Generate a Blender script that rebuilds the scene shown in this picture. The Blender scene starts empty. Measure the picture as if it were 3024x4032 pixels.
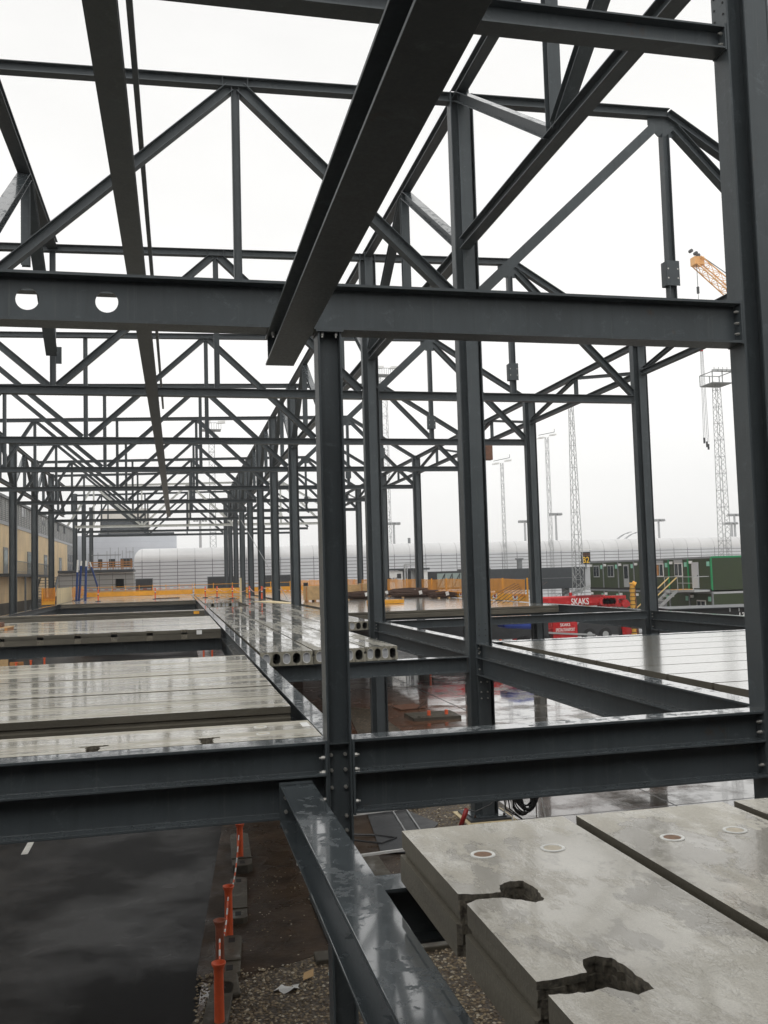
import bpy, bmesh, math, random
from mathutils import Vector, Matrix
random.seed(7)
sc = bpy.context.scene
COL = sc.collection

# ------------------------------------------------------------------ camera
EYE = 5.95
cam = bpy.data.cameras.new("camera")
cam.sensor_fit = 'HORIZONTAL'
cam.sensor_width = 36.0
cam.lens = 36.0 * 3588.55 / 3024.0
cam.clip_start = 0.05
cam.clip_end = 5000
co = bpy.data.objects.new("camera", cam)
COL.objects.link(co)
yaw, pitch, roll = math.radians(12.853), math.radians(3.897), math.radians(-1.627)
fw = Vector((math.sin(yaw)*math.cos(pitch), math.cos(yaw)*math.cos(pitch), math.sin(pitch)))
rt = Vector((math.cos(yaw), -math.sin(yaw), 0))
up = rt.cross(fw)
r_ = rt*math.cos(roll) + up*math.sin(roll)
u_ = -rt*math.sin(roll) + up*math.cos(roll)
co.matrix_world = Matrix(((r_.x, u_.x, -fw.x, 0), (r_.y, u_.y, -fw.y, 0), (r_.z, u_.z, -fw.z, EYE), (0, 0, 0, 1)))
sc.camera = co

# ------------------------------------------------------------------ light
SUN_EL, SUN_AZ = 52.0, 200.0
w = bpy.data.worlds.new("World")
sc.world = w
w.use_nodes = True
nt = w.node_tree
nt.nodes.clear()
sky = nt.nodes.new('ShaderNodeTexSky')
sky.sky_type = 'NISHITA'
sky.sun_disc = False
sky.sun_elevation = math.radians(SUN_EL)
sky.sun_rotation = math.radians(SUN_AZ)
sky.dust_density = 3.0
hsv = nt.nodes.new('ShaderNodeHueSaturation')
hsv.inputs['Saturation'].default_value = 0.06
b1 = nt.nodes.new('ShaderNodeBackground')
b1.inputs['Strength'].default_value = 0.05
b2 = nt.nodes.new('ShaderNodeBackground')
b2.inputs['Color'].default_value = (1.0, 0.993, 0.972, 1)
b2.inputs['Strength'].default_value = 0.80
ad = nt.nodes.new('ShaderNodeAddShader')
wo = nt.nodes.new('ShaderNodeOutputWorld')
nt.links.new(sky.outputs[0], hsv.inputs['Color'])
nt.links.new(hsv.outputs[0], b1.inputs['Color'])
tc = nt.nodes.new('ShaderNodeTexCoord')
cn = nt.nodes.new('ShaderNodeTexNoise'); cn.inputs['Scale'].default_value = 1.6; cn.inputs['Detail'].default_value = 6; cn.inputs['Roughness'].default_value = .6
cm = nt.nodes.new('ShaderNodeMapping'); cm.inputs['Scale'].default_value = (1, 1, 2.6)
cr = nt.nodes.new('ShaderNodeMapRange')
cr.inputs[1].default_value, cr.inputs[2].default_value, cr.inputs[3].default_value, cr.inputs[4].default_value = .3, .7, .80, .92
nt.links.new(tc.outputs['Generated'], cm.inputs['Vector']); nt.links.new(cm.outputs[0], cn.inputs['Vector'])
nt.links.new(cn.outputs['Fac'], cr.inputs[0]); nt.links.new(cr.outputs[0], b2.inputs['Strength'])
nt.links.new(b1.outputs[0], ad.inputs[0])
nt.links.new(b2.outputs[0], ad.inputs[1])
nt.links.new(ad.outputs[0], wo.inputs['Surface'])
sun = bpy.data.lights.new("sun", 'SUN')
sun.energy = 0.5
sun.angle = math.radians(25)
sun.color = (1.0, 0.97, 0.93)
so = bpy.data.objects.new("sun", sun)
COL.objects.link(so)
so.rotation_euler = (math.radians(90-SUN_EL), 0, math.radians(180-SUN_AZ))
sc.view_settings.view_transform = 'Standard'
sc.view_settings.look = 'None'
sc.view_settings.exposure = 0.0
sc.view_settings.gamma = 1.0
sc.render.engine = 'CYCLES'
sc.cycles.max_bounces = 6
sc.cycles.transparent_max_bounces = 10

# ------------------------------------------------------------------ materials
def newmat(name):
    m = bpy.data.materials.new(name)
    m.use_nodes = True
    n = m.node_tree.nodes
    return m, m.node_tree, n['Principled BSDF']

class NG:
    """small node helper: textures are laid out in world metres"""
    def __init__(s, t):
        s.t = t
        s.geo = t.nodes.new('ShaderNodeNewGeometry')
    def link(s, a, b): s.t.links.new(a, b)
    def pos(s, scale=(1, 1, 1)):
        mp = s.t.nodes.new('ShaderNodeMapping')
        mp.inputs['Scale'].default_value = scale
        s.link(s.geo.outputs['Position'], mp.inputs['Vector'])
        return mp.outputs[0]
    def noise(s, scale, detail=4, rough=.55, vec=(1, 1, 1), dist=0.0):
        n = s.t.nodes.new('ShaderNodeTexNoise')
        n.inputs['Scale'].default_value = scale
        n.inputs['Detail'].default_value = detail
        n.inputs['Roughness'].default_value = rough
        n.inputs['Distortion'].default_value = dist
        s.link(s.pos(vec), n.inputs['Vector'])
        return n.outputs['Fac']
    def voro(s, scale, vec=(1, 1, 1), out='Distance'):
        n = s.t.nodes.new('ShaderNodeTexVoronoi')
        n.inputs['Scale'].default_value = scale
        s.link(s.pos(vec), n.inputs['Vector'])
        return n.outputs[out]
    def ramp(s, f, stops):
        r = s.t.nodes.new('ShaderNodeValToRGB')
        e = r.color_ramp.elements
        while len(e) < len(stops): e.new(0.5)
        for q, (p, c) in zip(e, stops):
            q.position = p
            q.color = c if len(c) == 4 else (*c, 1)
        s.link(f, r.inputs[0])
        return r.outputs[0]
    def mr(s, f, a, b, c, d):
        n = s.t.nodes.new('ShaderNodeMapRange')
        n.inputs[1].default_value, n.inputs[2].default_value = a, b
        n.inputs[3].default_value, n.inputs[4].default_value = c, d
        s.link(f, n.inputs[0])
        return n.outputs[0]
    def math(s, op, a, b=None):
        n = s.t.nodes.new('ShaderNodeMath')
        n.operation = op
        for i, v in enumerate((a, b)):
            if v is None: continue
            if isinstance(v, (int, float)): n.inputs[i].default_value = v
            else: s.link(v, n.inputs[i])
        return n.outputs[0]
    def mix(s, f, a, b):
        n = s.t.nodes.new('ShaderNodeMix')
        n.data_type = 'RGBA'
        if isinstance(f, (int, float)): n.inputs[0].default_value = f
        else: s.link(f, n.inputs[0])
        for i, v in ((6, a), (7, b)):
            if isinstance(v, tuple): n.inputs[i].default_value = v if len(v) == 4 else (*v, 1)
            else: s.link(v, n.inputs[i])
        return n.outputs[2]
    def bump(s, h, strength, dist, bsdf):
        n = s.t.nodes.new('ShaderNodeBump')
        n.inputs['Strength'].default_value = strength
        n.inputs['Distance'].default_value = dist
        s.link(h, n.inputs['Height'])
        s.link(n.outputs[0], bsdf.inputs['Normal'])
    def upness(s, lo=.6, hi=.95):
        x = s.t.nodes.new('ShaderNodeSeparateXYZ')
        s.link(s.geo.outputs['Normal'], x.inputs[0])
        return s.mr(x.outputs[2], lo, hi, 0, 1)

def flat(name, col, rough=.6, var=.12, scale=3.0, metal=0.0, bump=0.0):
    m, t, b = newmat(name)
    g = NG(t)
    n = g.noise(scale, 5, .6)
    dk = tuple(c*(1-var) for c in col)
    lt = tuple(min(1, c*(1+var)) for c in col)
    g.link(g.mix(g.mr(n, .3, .7, 0, 1), dk, lt), b.inputs['Base Color'])
    g.link(g.mr(n, .3, .7, max(.02, rough-.08), min(1, rough+.08)), b.inputs['Roughness'])
    b.inputs['Metallic'].default_value = metal
    if bump: g.bump(g.noise(scale*8, 3), bump, .01, b)
    return m

def steel_mat(name, col, wet=True):
    m, t, b = newmat(name)
    g = NG(t)
    n = g.noise(.9, 6, .62)
    fine = g.noise(38, 3, .6)
    streak = g.noise(2.2, 4, .6, (3.5, 3.5, .25))
    base = g.mix(g.mr(n, .32, .7, 0, 1), tuple(c*.86 for c in col), tuple(c*1.12 for c in col))
    base = g.mix(g.mr(streak, .5, .75, 0, .45), base, tuple(c*.58 for c in col))
    sc_ = g.math('MULTIPLY', g.mr(g.noise(3.2, 8, .72, (1, 1, 1), 1.2), .56, .66, 0, 1), g.mr(fine, .4, .6, .2, 1))
    base = g.mix(g.math('MULTIPLY', sc_, .38), base, tuple(min(1, c*2.3) for c in col))
    runs = g.mr(g.noise(6, 5, .65, (4, 4, .12)), .6, .68, 0, .4)
    base = g.mix(runs, base, (col[0]*1.6, col[1]*1.5, col[2]*1.35))
    rst = g.mr(g.noise(1.7, 7, .7), .66, .72, 0, .5)
    base = g.mix(rst, base, (.075, .05, .035))
    g.link(base, b.inputs['Base Color'])
    upn = g.upness()
    dr_ = g.mr(g.noise(8.5, 7, .66, (1, 1, 1), .3), .50, .56, 0, 1)
    pool = g.mr(g.noise(1.5, 7, .62, (1.6, .8, 1), .5), .54, .49, 0, 1)
    drop = g.math('MULTIPLY', dr_, pool)
    wetr = g.mr(drop, 0, 1, .12, .36)
    dry = g.mr(fine, .3, .7, .36, .5)
    inv = g.math('SUBTRACT', 1.0, upn)
    r = g.math('ADD', g.math('MULTIPLY', upn, wetr), g.math('MULTIPLY', inv, dry))
    g.link(r, b.inputs['Roughness'])
    b.inputs['Specular IOR Level'].default_value = .36
    h = g.math('ADD', g.math('MULTIPLY', fine, .25), g.math('MULTIPLY', drop, .5))
    g.bump(h, .10, .006, b)
    film = g.math('MULTIPLY', upn, g.mr(drop, 0, 1, 1, 0))
    g.link(film, b.inputs['Coat Weight'])
    b.inputs['Coat Roughness'].default_value = .05
    b.inputs['Coat IOR'].default_value = 2.0
    return m

def concrete_mat(name, dry, dark, stretch, wet_lo, wet_hi, r_wet=.06, r_dry=.42, bump=.25, rip=None, coat=1.0, crough=.035, dash=None, patch=None, brown=None, psoft=1.0):
    m, t, b = newmat(name)
    g = NG(t)
    big = g.noise(.55, 6, .62, stretch)
    med = g.noise(2.6, 7, .68, stretch, .05)
    fine = g.noise(26, 4, .65)
    mott = g.math('ADD', g.math('MULTIPLY', big, .55), g.math('MULTIPLY', med, .45))
    c = g.mix(g.mr(mott, .40, .60, 0, 1), dark, dry)
    c = g.mix(g.mr(fine, .35, .68, 0, .35), c, tuple(v*.7 for v in dry))
    pits = g.mr(g.voro(34), .0, .16, .55, 0)
    c = g.mix(g.math('MULTIPLY', pits, g.mr(med, .45, .7, 0, 1)), c, tuple(v*.45 for v in dark))
    upn = g.upness()
    wet = g.mr(g.noise(1.3, 6, .64, stretch, .1), wet_lo, wet_hi, 0, 1)
    if dash:
        # casting finger marks, and short puddles with their glint painted pale, drawn out lengthwise
        d1 = g.mr(g.noise(dash[0], 3, .5, dash[1], .2), .56, .60, 0, 1)
        d2 = g.mr(g.noise(dash[0]*1.15, 3, .5, tuple(v*1.1 for v in dash[1]), .2), .58, .63, 0, 1)
        zone = g.mr(g.noise(.5, 3), .42, .58, .25, 1)
        c = g.mix(g.math('MULTIPLY', g.math('MULTIPLY', d2, zone), .75), c, tuple(v*.5 for v in dark))
        c = g.mix(g.math('MULTIPLY', g.math('MULTIPLY', d1, zone), .55), c, tuple(min(1, v*1.45) for v in dry))
        wet = g.math('MAXIMUM', wet, g.math('MULTIPLY', d1, zone))
    if patch:
        p1 = g.mr(g.noise(patch, 8, .68, (1.3, .7, 1), .05), .545, .572, 0, 1)
        p2 = g.mr(g.noise(patch*.5, 9, .70, (1.2, .7, 1), .0), .44, .62, 0, 1)
        mk_ = g.mr(g.noise(patch*9, 3, .5, (.7, 2.2, 1)), .60, .66, 0, 1)
        lane = g.mr(g.noise(2.0, 2, .5, (2.4, .12, 1)), .56, .62, 0, 1)
        c = g.mix(g.math('MULTIPLY', g.math('MULTIPLY', mk_, lane), .55), c, tuple(v*.6 for v in dark))
        grit = g.noise(120, 3, .7)
        c = g.mix(g.mr(grit, .52, .72, 0, .4), c, tuple(v*.5 for v in dark))
        c = g.mix(g.mr(grit, .48, .30, 0, .3), c, tuple(min(1, v*1.35) for v in dry))
        c = g.mix(g.math('MULTIPLY', p1, .85), c, tuple(v*.64 for v in dark))
        c = g.mix(g.math('MULTIPLY', p2, .55), c, tuple(v*.9 for v in dark))
        wet = g.math('MAXIMUM', wet, g.math('MULTIPLY', p1, .8))
    if brown:
        sx = t.nodes.new('ShaderNodeSeparateXYZ'); g.link(g.geo.outputs['Position'], sx.inputs[0])
        w1 = g.math('ADD', sx.outputs[0], g.math('MULTIPLY', g.noise(.16, 5, .6, (.6, 2, 1), 1.0), 12))
        w2 = g.math('ADD', sx.outputs[1], g.math('MULTIPLY', g.noise(.2, 4), 10))
        bm_ = g.math('MULTIPLY', g.mr(w1, 19, 16.5, 0, 1), g.mr(w2, 27, 34, .45, 1))
        c = g.mix(g.math('MULTIPLY', bm_, .9), c, brown)
        wet = g.math('MULTIPLY', wet, g.mr(bm_, 0, 1, 1, .55))
        # slab joints and cracks of the apron
        jx = g.math('LESS_THAN', g.math('FRACT', g.math('DIVIDE', sx.outputs[0], 6.0)), .010)
        jy = g.math('LESS_THAN', g.math('FRACT', g.math('DIVIDE', sx.outputs[1], 7.0)), .010)
        jj = g.math('MAXIMUM', jx, jy)
        c = g.mix(jj, c, (.02, .015, .012))
        wet = g.math('MULTIPLY', wet, g.math('SUBTRACT', 1.0, jj))
    g.link(c, b.inputs['Base Color'])
    wet = g.math('MULTIPLY', wet, upn)
    r = g.mr(wet, 0, 1, r_dry, r_wet)
    g.link(r, b.inputs['Roughness'])
    hh = g.math('MULTIPLY', g.math('SUBTRACT', 1.0, g.math('MULTIPLY', wet, .93)), g.math('ADD', fine, g.math('MULTIPLY', med, 1.5)))
    if rip:
        rp = g.noise(rip[0], 3, .5, rip[1], .3)
        hh = g.math('ADD', hh, g.math('MULTIPLY', rp, rip[2]))
    g.bump(hh, bump, .02, b)
    g.link(g.math('MULTIPLY', wet, coat), b.inputs['Coat Weight'])
    b.inputs['Coat Roughness'].default_value = crough
    b.inputs['Coat IOR'].default_value = 1.45
    if rip:
        cb = t.nodes.new('ShaderNodeBump')
        cb.inputs['Strength'].default_value = .10
        cb.inputs['Distance'].default_value = .012
        g.link(rp, cb.inputs['Height'])
        g.link(cb.outputs[0], b.inputs['Coat Normal'])
    return m

M = {}
M['steel'] = steel_mat('grey_steel_paint', (.062, .073, .079))
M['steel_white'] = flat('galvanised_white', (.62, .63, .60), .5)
M['bolt'] = flat('zinc_bolt', (.48, .47, .44), .35, .1, 20, .6)
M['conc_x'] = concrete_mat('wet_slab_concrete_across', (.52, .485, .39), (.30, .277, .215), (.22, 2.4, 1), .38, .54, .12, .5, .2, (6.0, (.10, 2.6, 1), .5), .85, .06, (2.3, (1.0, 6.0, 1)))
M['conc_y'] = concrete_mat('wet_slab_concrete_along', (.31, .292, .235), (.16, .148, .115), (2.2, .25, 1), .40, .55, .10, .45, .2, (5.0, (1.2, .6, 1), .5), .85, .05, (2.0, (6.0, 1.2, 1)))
M['conc_soak'] = concrete_mat('soaked_slab_concrete', (.44, .425, .375), (.29, .275, .235), (.2, 1.6, 1), .20, .36, .12, .4, .1, (3.0, (.12, 2.2, 1), .3), .9, .14)
M['conc_side'] = concrete_mat('darker_side_concrete', (.135, .122, .092), (.075, .066, .049), (.4, .4, 2.0), .5, .65, .3, .6, .3, None, .3)  # slab side faces take a darker concrete than the tops
M['conc_near'] = concrete_mat('damp_slab_concrete', (.60, .575, .50), (.38, .355, .30), (1.6, .7, 1), .44, .56, .13, .5, .4, None, .55, .07, None, 1.25, None, .5)
M['conc_block'] = concrete_mat('weathered_block_concrete', (.095, .083, .06), (.045, .038, .027), (1, 1, 1), .5, .65, .25, .6, .3, None, .3)
M['apron'] = concrete_mat('soaked_apron_concrete', (.21, .195, .17), (.11, .095, .075), (.5, .5, 1), .36, .52, .05, .3, .15, (1.6, (1, 1.6, 1), .15), .9, .035, None, None, (.15, .062, .030))

def asphalt():
    m, t, b = newmat('wet_asphalt')
    g = NG(t)
    big = g.noise(.35, 5, .6)
    fine = g.noise(55, 4, .7)
    agg = g.voro(90)
    c = g.mix(g.mr(big, .35, .65, 0, 1), (.006, .006, .007), (.014, .0135, .013))
    c = g.mix(g.mr(fine, .55, .75, 0, .45), c, (.05, .05, .048))
    g.link(c, b.inputs['Base Color'])
    pud = g.mr(g.noise(.34, 5, .62, (1, 1.2, 1), .2), .41, .60, .02, 1)
    spark = g.mr(g.noise(85, 3, .7, (.8, 1.2, 1)), .32, .62, .35, 1)
    pud = g.math('MULTIPLY', g.math('MULTIPLY', pud, spark), .55)
    g.link(g.mr(pud, 0, 1, .40, .16), b.inputs['Roughness'])
    h = g.math('ADD', fine, g.math('MULTIPLY', agg, .7))
    g.bump(h, .35, .010, b)
    g.link(pud, b.inputs['Coat Weight'])
    b.inputs['Specular IOR Level'].default_value = .06
    b.inputs['Coat IOR'].default_value = 1.75
    b.inputs['Coat IOR'].default_value = 1.45
    b.inputs['Coat Roughness'].default_value = .11
    cb = t.nodes.new('ShaderNodeBump')
    cb.inputs['Strength'].default_value = .42
    cb.inputs['Distance'].default_value = .008
    g.link(g.math('ADD', g.noise(70, 3, .7), g.math('MULTIPLY', g.noise(18, 4, .65, (1, 2.5, 1)), .8)), cb.inputs['Height'])
    g.link(cb.outputs[0], b.inputs['Coat Normal'])
    return m
M['asphalt'] = asphalt()

def gravel():
    m, t, b = newmat('yellow_brown_gravel')
    g = NG(t)
    v = g.voro(16, out='Color')
    x = t.nodes.new('ShaderNodeSeparateColor')
    g.link(v, x.inputs[0])
    c = g.ramp(x.outputs[0], [(0, (.045, .032, .018)), (.35, (.12, .085, .045)), (.7, (.23, .17, .10)), (.93, (.34, .27, .17)), (1, (.5, .44, .34))])
    d = g.voro(16)
    c = g.mix(g.mr(d, .3, .6, 0, .9), c, (.03, .02, .012))
    c = g.mix(g.mr(g.noise(.7, 4), .45, .62, 0, .55), c, (.06, .042, .024))
    g.link(c, b.inputs['Base Color'])
    b.inputs['Roughness'].default_value = .45
    g.bump(g.mr(d, 0, .6, 1, 0), .8, .03, b)
    return m
M['gravel'] = gravel()

def mud():
    m, t, b = newmat('wet_brown_mud')
    g = NG(t)
    n = g.noise(1.1, 6, .65)
    c = g.mix(g.mr(n, .35, .65, 0, 1), (.024, .0145, .008), (.062, .038, .021))
    b.inputs['Specular IOR Level'].default_value = .2
    sp = g.mr(g.voro(22), 0, .1, 1, 0)
    c = g.mix(g.math('MULTIPLY', sp, g.mr(n, .5, .6, 0, 1)), c, (.22, .18, .12))
    g.link(c, b.inputs['Base Color'])
    g.link(g.mr(g.noise(.8, 4), .4, .6, .2, .6), b.inputs['Roughness'])
    g.bump(g.noise(14, 5, .7), .4, .03, b)
    return m
M['mud'] = mud()

def plywood(name, col, sheet=(1/1.25, 1/1.25, 1/2.5)):
    m, t, b = newmat(name)
    g = NG(t)
    big = g.noise(.35, 4, .6, (1, 1, .6))
    grain = g.noise(2.0, 6, .7, (6, 6, .5))
    c = g.mix(g.mr(big, .35, .65, 0, 1), tuple(v*.8 for v in col), tuple(min(1, v*1.12) for v in col))
    c = g.mix(g.mr(grain, .45, .75, 0, .4), c, tuple(v*.7 for v in col))
    br = t.nodes.new('ShaderNodeTexBrick')
    br.offset = 0
    br.inputs['Scale'].default_value = 1
    br.inputs['Brick Width'].default_value = 1.25
    br.inputs['Row Height'].default_value = 2.5
    br.inputs['Mortar Size'].default_value = .012
    sw = t.nodes.new('ShaderNodeCombineXYZ')
    sx = t.nodes.new('ShaderNodeSeparateXYZ')
    g.link(g.geo.outputs['Position'], sx.inputs[0])
    g.link(g.math('ADD', sx.outputs[0], sx.outputs[1]), sw.inputs[0])
    g.link(sx.outputs[2], sw.inputs[1])
    g.link(sw.outputs[0], br.inputs['Vector'])
    c = g.mix(g.math('MULTIPLY', br.outputs['Fac'], .35), c, tuple(v*.45 for v in col))
    g.link(c, b.inputs['Base Color'])
    b.inputs['Roughness'].default_value = .55
    return m
M['ply'] = plywood('plywood_sheathing', (.86, .65, .37))
M['ply_pale'] = plywood('pale_plywood', (.80, .66, .40))

def banded(name, col, line, period, frac, axis=2, vperiod=None, rough=.35, horiz=0):
    """sheet cladding with thin joints every `period` metres along an axis"""
    m, t, b = newmat(name)
    g = NG(t)
    sx = t.nodes.new('ShaderNodeSeparateXYZ')
    g.link(g.geo.outputs['Position'], sx.inputs[0])
    def ln(ax, p, fr):
        q = g.math('FRACT', g.math('DIVIDE', sx.outputs[ax], p))
        return g.math('LESS_THAN', q, fr)
    f = ln(axis, period, frac)
    if vperiod: f = g.math('MAXIMUM', f, ln(horiz, vperiod, .035))
    n = g.noise(.15, 4, .6)
    n2 = g.noise(1.6, 4, .6, (.5, .5, 1))
    c = g.mix(g.mr(n, .35, .65, 0, 1), tuple(v*.93 for v in col), tuple(min(1, v*1.05) for v in col))
    c = g.mix(g.mr(n2, .45, .7, 0, .15), c, tuple(v*.75 for v in col))
    g.link(g.mix(f, c, line), b.inputs['Base Color'])
    b.inputs['Roughness'].default_value = rough
    return m
M['silver'] = banded('silver_panel_cladding', (.62, .63, .65), (.12, .12, .13), .55, .17, 2, 2.75, .38)
M['silver_roof'] = banded('silver_roof_sheet', (.66, .66, .66), (.45, .45, .45), 400, .0001, 2, 2.75, .3)
M['greybox'] = banded('pale_grey_cladding', (.55, .57, .61), (.49, .51, .55), 1.1, .06, 2, None, .5)
M['louvre'] = banded('grey_louvre_blades', (.42, .42, .40), (.11, .11, .11), .22, .4, 2, None, .5)
M['shutter'] = banded('wall_formwork_concrete', (.33, .325, .31), (.10, .095, .09), .62, .10, 2, 1.6, .6)
M['black'] = flat('matt_black', (.012, .012, .012), .7)
M['dark'] = flat('dark_charcoal_sheet', (.035, .037, .04), .35)
M['darkbox'] = flat('dark_grey_cladding', (.05, .056, .062), .4)
M['glass'] = flat('dark_window_glass', (.035, .042, .048), .08, .2)
M['glass_pale'] = flat('pale_green_glazing', (.30, .36, .34), .1, .1)
M['frame_white'] = flat('white_window_frame', (.72, .72, .70), .4)
M['frame_grey'] = flat('grey_metal_frame', (.20, .21, .215), .45)
M['galv'] = flat('galvanised_metal', (.42, .43, .43), .4, .12, 8, .3)
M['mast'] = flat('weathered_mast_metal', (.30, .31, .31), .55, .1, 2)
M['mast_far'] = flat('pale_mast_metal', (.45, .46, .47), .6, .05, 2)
M['orange'] = flat('orange_plastic', (.85, .14, .05), .38, .12, 6)
M['orange_old'] = flat('faded_orange_plastic', (.30, .09, .05), .5, .2, 6)
M['kick'] = flat('yellow_orange_board', (.88, .40, .03), .45, .15, 1.2)
M['timber_or'] = flat('orange_stained_timber', (.42, .19, .06), .6, .2, 3)
M['timber'] = flat('sawn_timber', (.50, .33, .16), .6, .2, 4)
M['sleeve'] = banded('yellow_ringed_sleeve', (.62, .33, .05), (.10, .06, .02), .32, .22, 2, None, .5)
M['mortar_rust'] = flat('rust_stained_mortar', (.20, .12, .075), .7, .35, 30)
M['blue'] = flat('blue_prop_paint', (.012, .045, .19), .4)
M['white'] = flat('white_paint', (.78, .78, .76), .4, .06)
M['red'] = flat('red_gloss_paint', (.50, .018, .02), .25, .12, 1.5)
M['red_dk'] = flat('dark_red_paint', (.26, .016, .02), .35, .15, 2)
M['green'] = flat('olive_green_paint', (.028, .043, .014), .5, .12, 1.2)
M['green_lt'] = flat('bright_green_trim', (.012, .25, .09), .45)
M['green_sign'] = flat('pale_green_notice', (.25, .55, .42), .5)
M['yellow'] = flat('crane_yellow', (.80, .43, .15), .45, .1, 2)
M['yellow_rail'] = flat('pale_yellow_rail', (.80, .60, .26), .5)
M['rust'] = flat('rusty_steel', (.055, .03, .02), .75, .3, 8)
M['rust_or'] = flat('rust_orange_panel', (.16, .075, .045), .7, .25, 6)
M['rubber'] = flat('black_rubber', (.012, .012, .013), .4)
M['pipe_red'] = flat('red_plastic_duct', (.32, .02, .018), .5)
M['plug'] = flat('grey_white_plug', (.42, .43, .45), .45, .12, 14)
M['plug_rim'] = flat('white_plug_rim', (.66, .66, .63), .5)
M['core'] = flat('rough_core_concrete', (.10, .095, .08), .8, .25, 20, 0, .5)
M['broken'] = flat('broken_dark_concrete', (.18, .16, .125), .9, .6, 38, 0, 1.0)
M['line'] = flat('road_marking_white', (.74, .72, .66), .4, .15, 6)
M['paper'] = flat('white_paper_label', (.75, .75, .73), .6)
M['amber'] = flat('amber_sign_letters', (.85, .50, .03), .5, .05)
M['grey_wall'] = flat('light_grey_render', (.47, .48, .49), .6, .06, .4)
M['beige'] = flat('beige_facade', (.56, .52, .46), .6, .06, .4)
M['blue_tarp'] = flat('blue_tarpaulin', (.03, .06, .30), .4, .2, 2)
M['rebar'] = flat('rusty_rebar', (.075, .038, .024), .7, .35, 9)

def mesh_mat():
    m, t, b = newmat('orange_safety_netting')
    g = NG(t)
    b.inputs['Base Color'].default_value = (.88, .36, .035, 1)
    b.inputs['Roughness'].default_value = .6
    tr = t.nodes.new('ShaderNodeBsdfTransparent')
    mx = t.nodes.new('ShaderNodeMixShader')
    n = g.noise(.6, 3)
    g.link(g.mr(n, .35, .65, .56, .72), mx.inputs[0])
    g.link(b.outputs[0], mx.inputs[2])
    g.link(tr.outputs[0], mx.inputs[1])
    g.link(mx.outputs[0], t.nodes['Material Output'].inputs['Surface'])
    return m
M['net'] = mesh_mat()

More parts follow.
